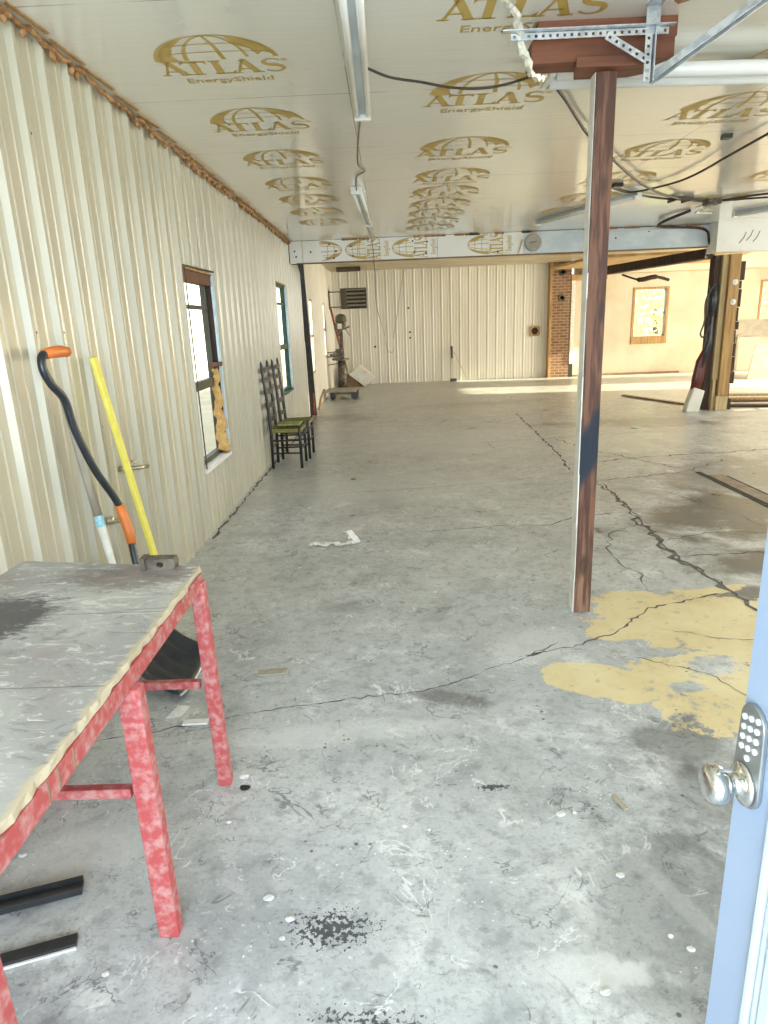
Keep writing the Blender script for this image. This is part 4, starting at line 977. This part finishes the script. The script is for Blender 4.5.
b = MB().bar((2.20, 1.93, .008), (2.222, 1.86, .008), .018, .010); tag(b.done('wood_chip', 'greywood', bevel=.002), 'tan sliver of wood on the floor by the door knob', 'wood chip')
b = MB()
for k in range(4): b.bar((.80, 2.83+k*.012, .006), (.935, 2.845+k*.012, .006), .010, .008)
tag(b.done('wood_splinter', 'greywood'), 'pale splintered wood scrap in the left foreground of the aisle', 'wood scrap')
b = MB(); rnd = random.Random(8); P = [(.83+.36*k/18, 4.755+.03*math.sin(k*.9), .004+.016*abs(math.sin(k*1.1))) for k in range(19)]
b.ribbon(P, [.03+.03*abs(math.sin(k*.7)) for k in range(19)]); o = b.done('paper_strip', 'paper'); md = o.modifiers.new('t', 'SOLIDIFY'); md.thickness = .002; tag(o, 'crumpled white paper strip lying across the aisle floor', 'paper')
b = MB(); P = [(1.13, 4.90, .004), (1.10, 4.93, .05), (1.12, 4.88, .075), (1.17, 4.82, .03), (1.20, 4.78, .01)]; b.ribbon(P, [.05, .06, .05, .06, .04]); o = b.done('paper_curl', 'paper'); md = o.modifiers.new('t', 'SOLIDIFY'); md.thickness = .002; tag(o, 'curled scrap of paper at the right end of the paper strip', 'paper')
o = MB().prism([(0, 0), (.06, .01), (.075, .09), (.02, .10)], (.47, 2.49, .003), (1, 0, 0), (0, 1, 0), .003).done('paper_scrap', 'paper'); tag(o, 'white paper scrap below the shovel scoop', 'paper')
o = MB().bar((.555, 2.45, .006), (.66, 2.455, .006), .035, .008).done('paper_scrap', 'paper'); tag(o, 'white scrap beside the floor crack behind the bench leg', 'paper')
for x, y, l_ in ((7.1, 10.9, 'white paper sheet on the floor before the thick post'), (7.55, 10.95, 'white paper sheet on the floor in front of the lumber pile')):
    tag(MB().prism([(0, 0), (.4, .05), (.38, .22), (.05, .2)], (x, y, .002), (1, 0, 0), (0, 1, 0), .003).done('paper_sheet', 'paper'), l_, 'paper')
chip(5.0, 9.6, .06, 'white crumb of plaster on the floor left of the thick post', flat=.2)
chip(1.05, 6.95, .035, 'dark crumb on the aisle floor in front of the chairs', 'brown', 'dirt_crumb', 'crumb', .25)
chip(2.5, 3.78, .0, '') if False else None
b = MB(); b.box(.83, 1.05, 2.42, 2.43, 0, 0) if False else None; b.bm.free()
# pale sticks lying behind the bench leg
tag(MB().bar((.62, 2.60, .006), (.90, 2.66, .006), .014, .010).done('wood_stick', 'palewood'), 'pale stick on the floor just behind the far bench leg', 'stick') if False else None

# ------------------------------------------------------------------ rear left: heater, drill press, box
t = thing('unit_heater', 'brown louvered heater hung near the ceiling in the rear left corner', 'heater', (.6, 17.6, 2.25))
x0, x1, z0, z1 = .30, .95, 2.0, 2.49; y0, y1 = 17.5, 17.95
b = MB(); b.box(x0, x1, y1-.02, y1, z0, z1).box(x0, x0+.02, y0, y1, z0, z1).box(x1-.02, x1, y0, y1, z0, z1).box(x0, x1, y0, y1, z0, z0+.02).box(x0, x1, y0, y1, z1-.02, z1).box(x0+.02, x0+.16, y0, y0+.02, z0, z1)
b.done('casing', 'fanmetal', t, bevel=.005)
for k in range(5):
    z = z0+.05+k*.095; MB().bar((x0+.14, y0+.02, z+.025), (x1-.02, y0+.02, z+.025), .075, .006, (0, -.6, .8)).done('louver', 'greyboard', t)
b = MB(); b.bar((-.02, 17.7, 2.42), (.30, 17.7, 2.42), .025, .025).bar((-.02, 17.7, 2.05), (.30, 17.7, 2.05), .025, .025).bar((.0, 17.7, 2.0), (.0, 17.7, 2.46), .025, .025); b.done('bracket', 'fanmetal', t)
tag(MB().tube([(.25, 17.3, HB-.06), (.84, 17.3, HB-.06)], .055, 12).done('vent_pipe', 'fanmetal'), 'short dark pipe on the rear ceiling above the heater', 'pipe')
t = thing('drill_press', 'old dark drill press standing in the rear left corner', 'drill press', (.25, 16.2, 0))
cx, cy = .34, 16.4
MB().prism([(-.22, -.25), (.22, -.25), (.26, -.1), (.2, .25), (-.2, .25), (-.26, -.1)], (cx, cy, 0), (1, 0, 0), (0, 1, 0), .08).done('base', 'ironold', t, bevel=.01)
MB().tube([(cx, cy+.1, .05), (cx, cy+.1, 1.72)], .045, 14).done('column', 'ironold', t, smooth=True)
b = MB(); b.tube([(cx-.02, cy+.1, .08), (cx-.02, cy, .3), (cx, cy-.02, .55), (cx-.02, cy, .8)], [.13, .10, .12, .09], 10); b.tube([(cx+.05, cy-.12, .25), (cx-.08, cy-.12, .36), (cx+.06, cy-.12, .47), (cx-.06, cy-.1, .58)], .03, 8); b.done('pedestal', 'ironold', t, smooth=True)
MB().lathe([(.02, .78), (.21, .80), (.21, .84), (.02, .85)], (cx-.03, cy-.1, 0), (0, 0, 1), 20).done('work_table', 'ironold', t)
b = MB(); b.box(cx-.20, cx+.06, cy-.22, cy+.02, .86, .97).box(cx-.14, cx+.02, cy-.2, cy, .97, 1.06).box(cx-.28, cx-.18, cy-.16, cy-.04, .90, .95); b.done('vise', 'ironold', t, bevel=.012)
for dz in (.72, .90, 1.0): MB().tube([(cx-.1, cy-.14, dz), (cx-.33, cy-.22, dz-.02)], .014, 7).done('crank_handle', 'ironold', t)
b = MB(); b.box(cx-.13, cx+.12, cy-.28, cy+.16, 1.50, 1.66).box(cx-.06, cx+.06, cy-.24, cy-.12, 1.36, 1.52); b.lathe([(.04, 0), (.045, .12), (.02, .16), (.012, .24)], (cx, cy-.18, 1.50), (0, 0, -1), 12); b.done('head', 'ironold', t, bevel=.012)
MB().lathe([(.05, 0), (.125, .01), (.135, .05), (.125, .15), (.07, .19), (.02, .20)], (cx+.02, cy-.06, 1.66), (0, 0, 1), 18).done('pulley_guard', 'fanmetal', t)
MB().box(cx-.05, cx+.05, cy-.295, cy-.28, 1.52, 1.64).done('dial_plate', 'card', t)
for k in range(3):
    a = k*2.1+.4; MB().tube([(cx+.12, cy-.15, 1.52), (cx+.20+.02, cy-.15+.14*math.cos(a), 1.50+.14*math.sin(a))], .009, 6).done('feed_handle', 'ironold', t)
tag(MB().tube([(.10, 16.75, 2.02), (.16, 16.75, 1.7), (.30, 16.75, 1.0), (.40, 16.75, .02)], .028, 9).done('rusty_pipe', 'rust'), 'rusty red pipe leaning behind the drill press', 'pipe')
t = thing('equipment_cart', 'low grey flat cart with dark ends on the floor before the drill press', 'cart', (.5, 15.2, 0))
MB().prism([(-.42, -.25), (.32, -.3), (.36, .25), (-.30, .3)], (.40, 15.2, .16), (1, 0, 0), (0, 1, 0), .06).done('deck', 'greyboard', t, bevel=.01)
MB().box(.60, .76, 14.93, 15.35, .03, .20).done('end_block', 'blackpaint', t, bevel=.01); MB().box(.12, .24, 14.96, 15.30, .03, .17).done('end_block', 'blackpaint', t, bevel=.01)
for x in (.18, .68):
    for y in (14.98, 15.36): MB().tube([(x-.02, y, .04), (x+.02, y, .04)], .04, 12).done('wheel', 'blackpaint', t)
tag(MB().tube([(.07, 13.0, .02), (.12, 13.0, .25), (.20, 13.0, .42)], .022, 7).done('bent_rod', 'tantimber'), 'short bent rod standing by the black wall edge', 'rod')
t = thing('cardboard_box', 'white box tipped on its corner against the back wall', 'box', (.7, 17.9, 0))
O_ = Vector((.80, 17.85, .012)); U = Vector((.30, 0, .235)); V = Vector((-.165, 0, .21))*1.5; Wv = Vector((0, .62, .0))
U = Vector((.29, .02, .22)); V = Vector((-.42, 0, .33))
b = MB(); b.hexa([O_, O_+U, O_+U+V, O_+V, O_+Wv, O_+U+Wv, O_+U+V+Wv, O_+V+Wv]); b.done('carton', 'card', t, bevel=.008)
nn = Vector((0, -.004, 0))
b = MB(); q = [O_+U*.25+V*.35, O_+U*.72+V*.35, O_+U*.72+V*.8, O_+U*.25+V*.8]; b.hexa([p+nn*1.6 for p in q]+[p+nn*.4 for p in q]); b.done('flap_panel', 'vinyl', t)
q = [O_+U*1.0, O_+U*1.0+Wv*.0+V*.0, O_+U*.98+V*.02, O_]
MB().bar(O_+U*.02+V*.5+nn, O_+U*.98+V*.55+nn, .008, .004, (0, 1, 0)).done('seam', 'brown', t)
t = thing('brown_crate', 'brown box sitting under the tipped white box', 'box', (.45, 17.9, 0))
MB().prism([(.25, 0), (.74, 0), (.42, .28), (.28, .36)], (.0, 18.45, 0), (1, 0, 0), (0, 0, 1), .5).done('crate_body', 'brown', t, bevel=.004)

t = thing('floor_broom', 'black-gripped long tool standing upright against the back wall', 'broom', (3.21, 18.55, 0))
MB().tube([(3.19, 18.62, .94), (3.20, 18.60, .62)], .030, 10).done('grip', 'blackpaint', t)
MB().tube([(3.20, 18.60, .62), (3.21, 18.54, .07)], .012, 8).done('shaft', 'greyboard', t)
MB().box(3.13, 3.31, 18.48, 18.58, 0, .08).done('head', 'blackpaint', t, bevel=.01)
tag(MB().tube([(3.26, 18.69, .78), (3.62, 18.60, .01)], .008, 6).done('thin_rod', 'greyboard'), 'thin grey rod leaning right of the upright tool at the back wall', 'rod')
t = thing('wall_vent', 'rusty square plate with a dark round flue hole in the back wall', 'vent', (5.45, 18.7, 1.25))
b = MB(); n = 20; ro = []
for yy in (18.715, 18.69):
    ro.append(([b.bm.verts.new((5.46+.095*math.cos(2*math.pi*k/n), yy, 1.25+.095*math.sin(2*math.pi*k/n))) for k in range(n)],
               [b.bm.verts.new((5.46+.135*math.cos(2*math.pi*k/n)/max(abs(math.cos(2*math.pi*k/n)), abs(math.sin(2*math.pi*k/n))), yy, 1.25+.135*math.sin(2*math.pi*k/n)/max(abs(math.cos(2*math.pi*k/n)), abs(math.sin(2*math.pi*k/n))))) for k in range(n)]))
for k in range(n):
    j = (k+1) % n
    b._f([ro[1][0][k], ro[1][0][j], ro[1][1][j], ro[1][1][k]]); b._f([ro[0][0][k], ro[0][0][j], ro[1][0][j], ro[1][0][k]]); b._f([ro[0][1][k], ro[0][1][j], ro[1][1][j], ro[1][1][k]])
b.done('plate', 'tantimber', t)
MB().lathe([(.094, 0), (.094, .01), (.002, .011)], (5.46, 18.725, 1.25), (0, -1, 0), 20).done('flue_hole', 'dark', t)
for x, z in ((2.04, 1.98), (2.07, 1.35), (2.07, 1.20), (1.10, 1.0)):
    tag(MB().lathe([(.025, 0), (.028, .006), (.012, .012)], (x, 18.735, z), (0, -1, 0), 10).done('bolt_head', 'dark'), {1.98: 'upper dark bolt head on the back wall', 1.35: 'middle dark bolt head on the back wall', 1.20: 'lower dark bolt head on the back wall', 1.0: 'dark bolt head on the back wall left of the dangling wire'}[z], 'bolt')

# ------------------------------------------------------------------ thick timber post at the right
t = thing('timber_post', 'thick post of tan boards bolted together under the beam at the right', 'post', (6.98, 11.3, 0))
MB().box(6.80, 6.89, 11.16, 11.34, .50, 2.44).done('board', 'palewood', t, bevel=.004)
MB().box(6.89, 7.06, 11.10, 11.34, .24, 2.44).done('board', 'tantimber', t, bevel=.004)
MB().box(6.86, 7.05, 11.08, 11.34, 0, .235).done('board', 'palewood', t, bevel=.004)
MB().box(6.81, 6.86, 11.14, 11.34, 0, .50).done('board', 'palewood', t, bevel=.004)
MB().box(6.70, 6.798, 11.22, 11.40, 0, 2.44).done('dark_board', 'darktimber', t, bevel=.006)
b = MB(); z = 0
while z < 2.3:
    dz = random.uniform(.12, .3); b.box(7.062, 7.13+random.uniform(-.03, .03), 11.14+random.uniform(0, .04), 11.36, z, min(2.44, z+dz-.01)); z += dz
b.done('split_bark', 'darktimber', t)
for x, z in ((6.985, 1.72), (6.99, 2.02)):
    MB().lathe([(.045, 0), (.045, .01), (.02, .012), (.018, .03)], (x, 11.10, z), (0, -1, 0), 14).done('bolt_washer', 'vinyl', t)
tag(MB().bar((6.62, 11.25, 2.47), (5.74, 14.05, 2.43), .20, .15).done('timber_joist', 'darktimber', bevel=.01), 'dark brown joist slanting back from the thick post', 'joist')
st(MB().prism([(5.5, 13.6), (8.5, 13.4), (9.2, 16.2), (5.3, 16.4)], (0, 0, 2.66), (1, 0, 0), (0, 1, 0), .05).done('ceiling_torn_sheathing', 'orangewood'), 'torn orange sheathing on the rear ceiling')
st(MB().box(6.6, XR, 17.9, 18.6, 2.62, HB).done('trim_7', 'drywall'))
tag(MB().tube(smooth_pts([(6.0, 13.5, 2.33), (6.3, 13.4, 2.22), (6.6, 13.4, 2.26), (6.9, 13.5, 2.2)]), [.02]*6+[.05]*7+[.03]*6, 6).done('hanging_rag', 'darktimber'), 'dark torn strip hanging under the slanting joist', 'scrap')
# sweeper leaning on that post
t = thing('stick_sweeper', 'tall maroon and black stick with white foot leaning on the thick post', 'sweeper', (6.45, 11.15, 0))
MB().prism([(-.12, 0), (.10, 0), (.17, .34), (.0, .40), (-.02, .38)], (6.46, 11.16, 0), (1, 0, 0), (0, 0, 1), .16).done('white_foot', 'card', t, bevel=.015)
MB().tube([(6.50, 11.08, .36), (6.53, 11.08, .55), (6.56, 11.09, .80), (6.65, 11.1, 1.05)], [.085, .10, .085, .05], 12, flat=.6).done('maroon_body', 'maroon', t, smooth=True)
MB().tube([(6.55, 11.09, .70), (6.66, 11.10, 1.1), (6.68, 11.12, 1.5), (6.69, 11.15, 2.0)], [.06, .05, .035, .03], 10).done('black_body', 'blackplastic', t, smooth=True)
MB().tube(smooth_pts([(6.66, 11.07, 2.02), (6.54, 11.07, 1.75), (6.55, 11.07, 1.45), (6.50, 11.07, 1.25), (6.56, 11.07, 1.2), (6.66, 11.07, 1.4)]), .014, 7).done('strap', 'blackpaint', t)
MB().tube([(6.66, 11.12, 2.0), (6.68, 11.13, 1.75), (6.66, 11.13, 1.5)], [.05, .075, .05], 10).done('hood', 'blackplastic', t, smooth=True)
# lumber on the floor
lab = ['pale board on top of the lumber pile right of the thick post', 'pale board in the middle of the lumber pile', 'brown board at the bottom of the lumber pile', 'dark board at the near edge of the lumber pile']
for i, (x0, y0, x1, y1, z, m_) in enumerate(((7.25, 12.0, 9.4, 11.5, .15, 'palewood'), (7.3, 11.75, 9.3, 11.3, .105, 'tantimber'), (7.2, 11.85, 9.4, 11.45, .06, 'brown'), (7.15, 11.5, 9.2, 10.95, .02, 'darktimber'))):
    tag(MB().bar((x0, y0, z), (x1, y1, z), .18, .038).done('lumber_board', m_, bevel=.003), lab[i], 'board', None)
tag(MB().bar((6.2, 13.6, .02), (6.72, 11.9, .02), .09, .02).done('lumber_board', 'brown'), 'thin brown board on the floor behind the leaning sweeper', 'board')
tag(MB().hexa([(9.93, 16.0, 0), (11.2, 16.0, 0), (11.2, 16.02, 0), (9.93, 16.02, 0), (10.18, 16.25, .78), (11.4, 16.25, .78), (11.4, 16.27, .78), (10.18, 16.27, .78)]).done('leaning_board', 'pink'), 'pinkish sheet of board leaning at the far right', 'board')
t = thing('prop_frame', 'grey plywood sheet standing behind the pinkish board', 'board', (10.9, 18.4, 0))
MB().hexa([(10.65, 18.52, .9), (12.4, 18.52, .9), (12.4, 18.54, .9), (10.65, 18.54, .9), (10.65, 18.57, 1.33), (12.4, 18.57, 1.33), (12.4, 18.59, 1.33), (10.65, 18.59, 1.33)]).done('sheet', 'greyboard', t)
for x in (10.9, 12.2): MB().box(x-.03, x+.03, 18.5, 18.56, 0, .95).done('support_leg', 'greyboard', t)
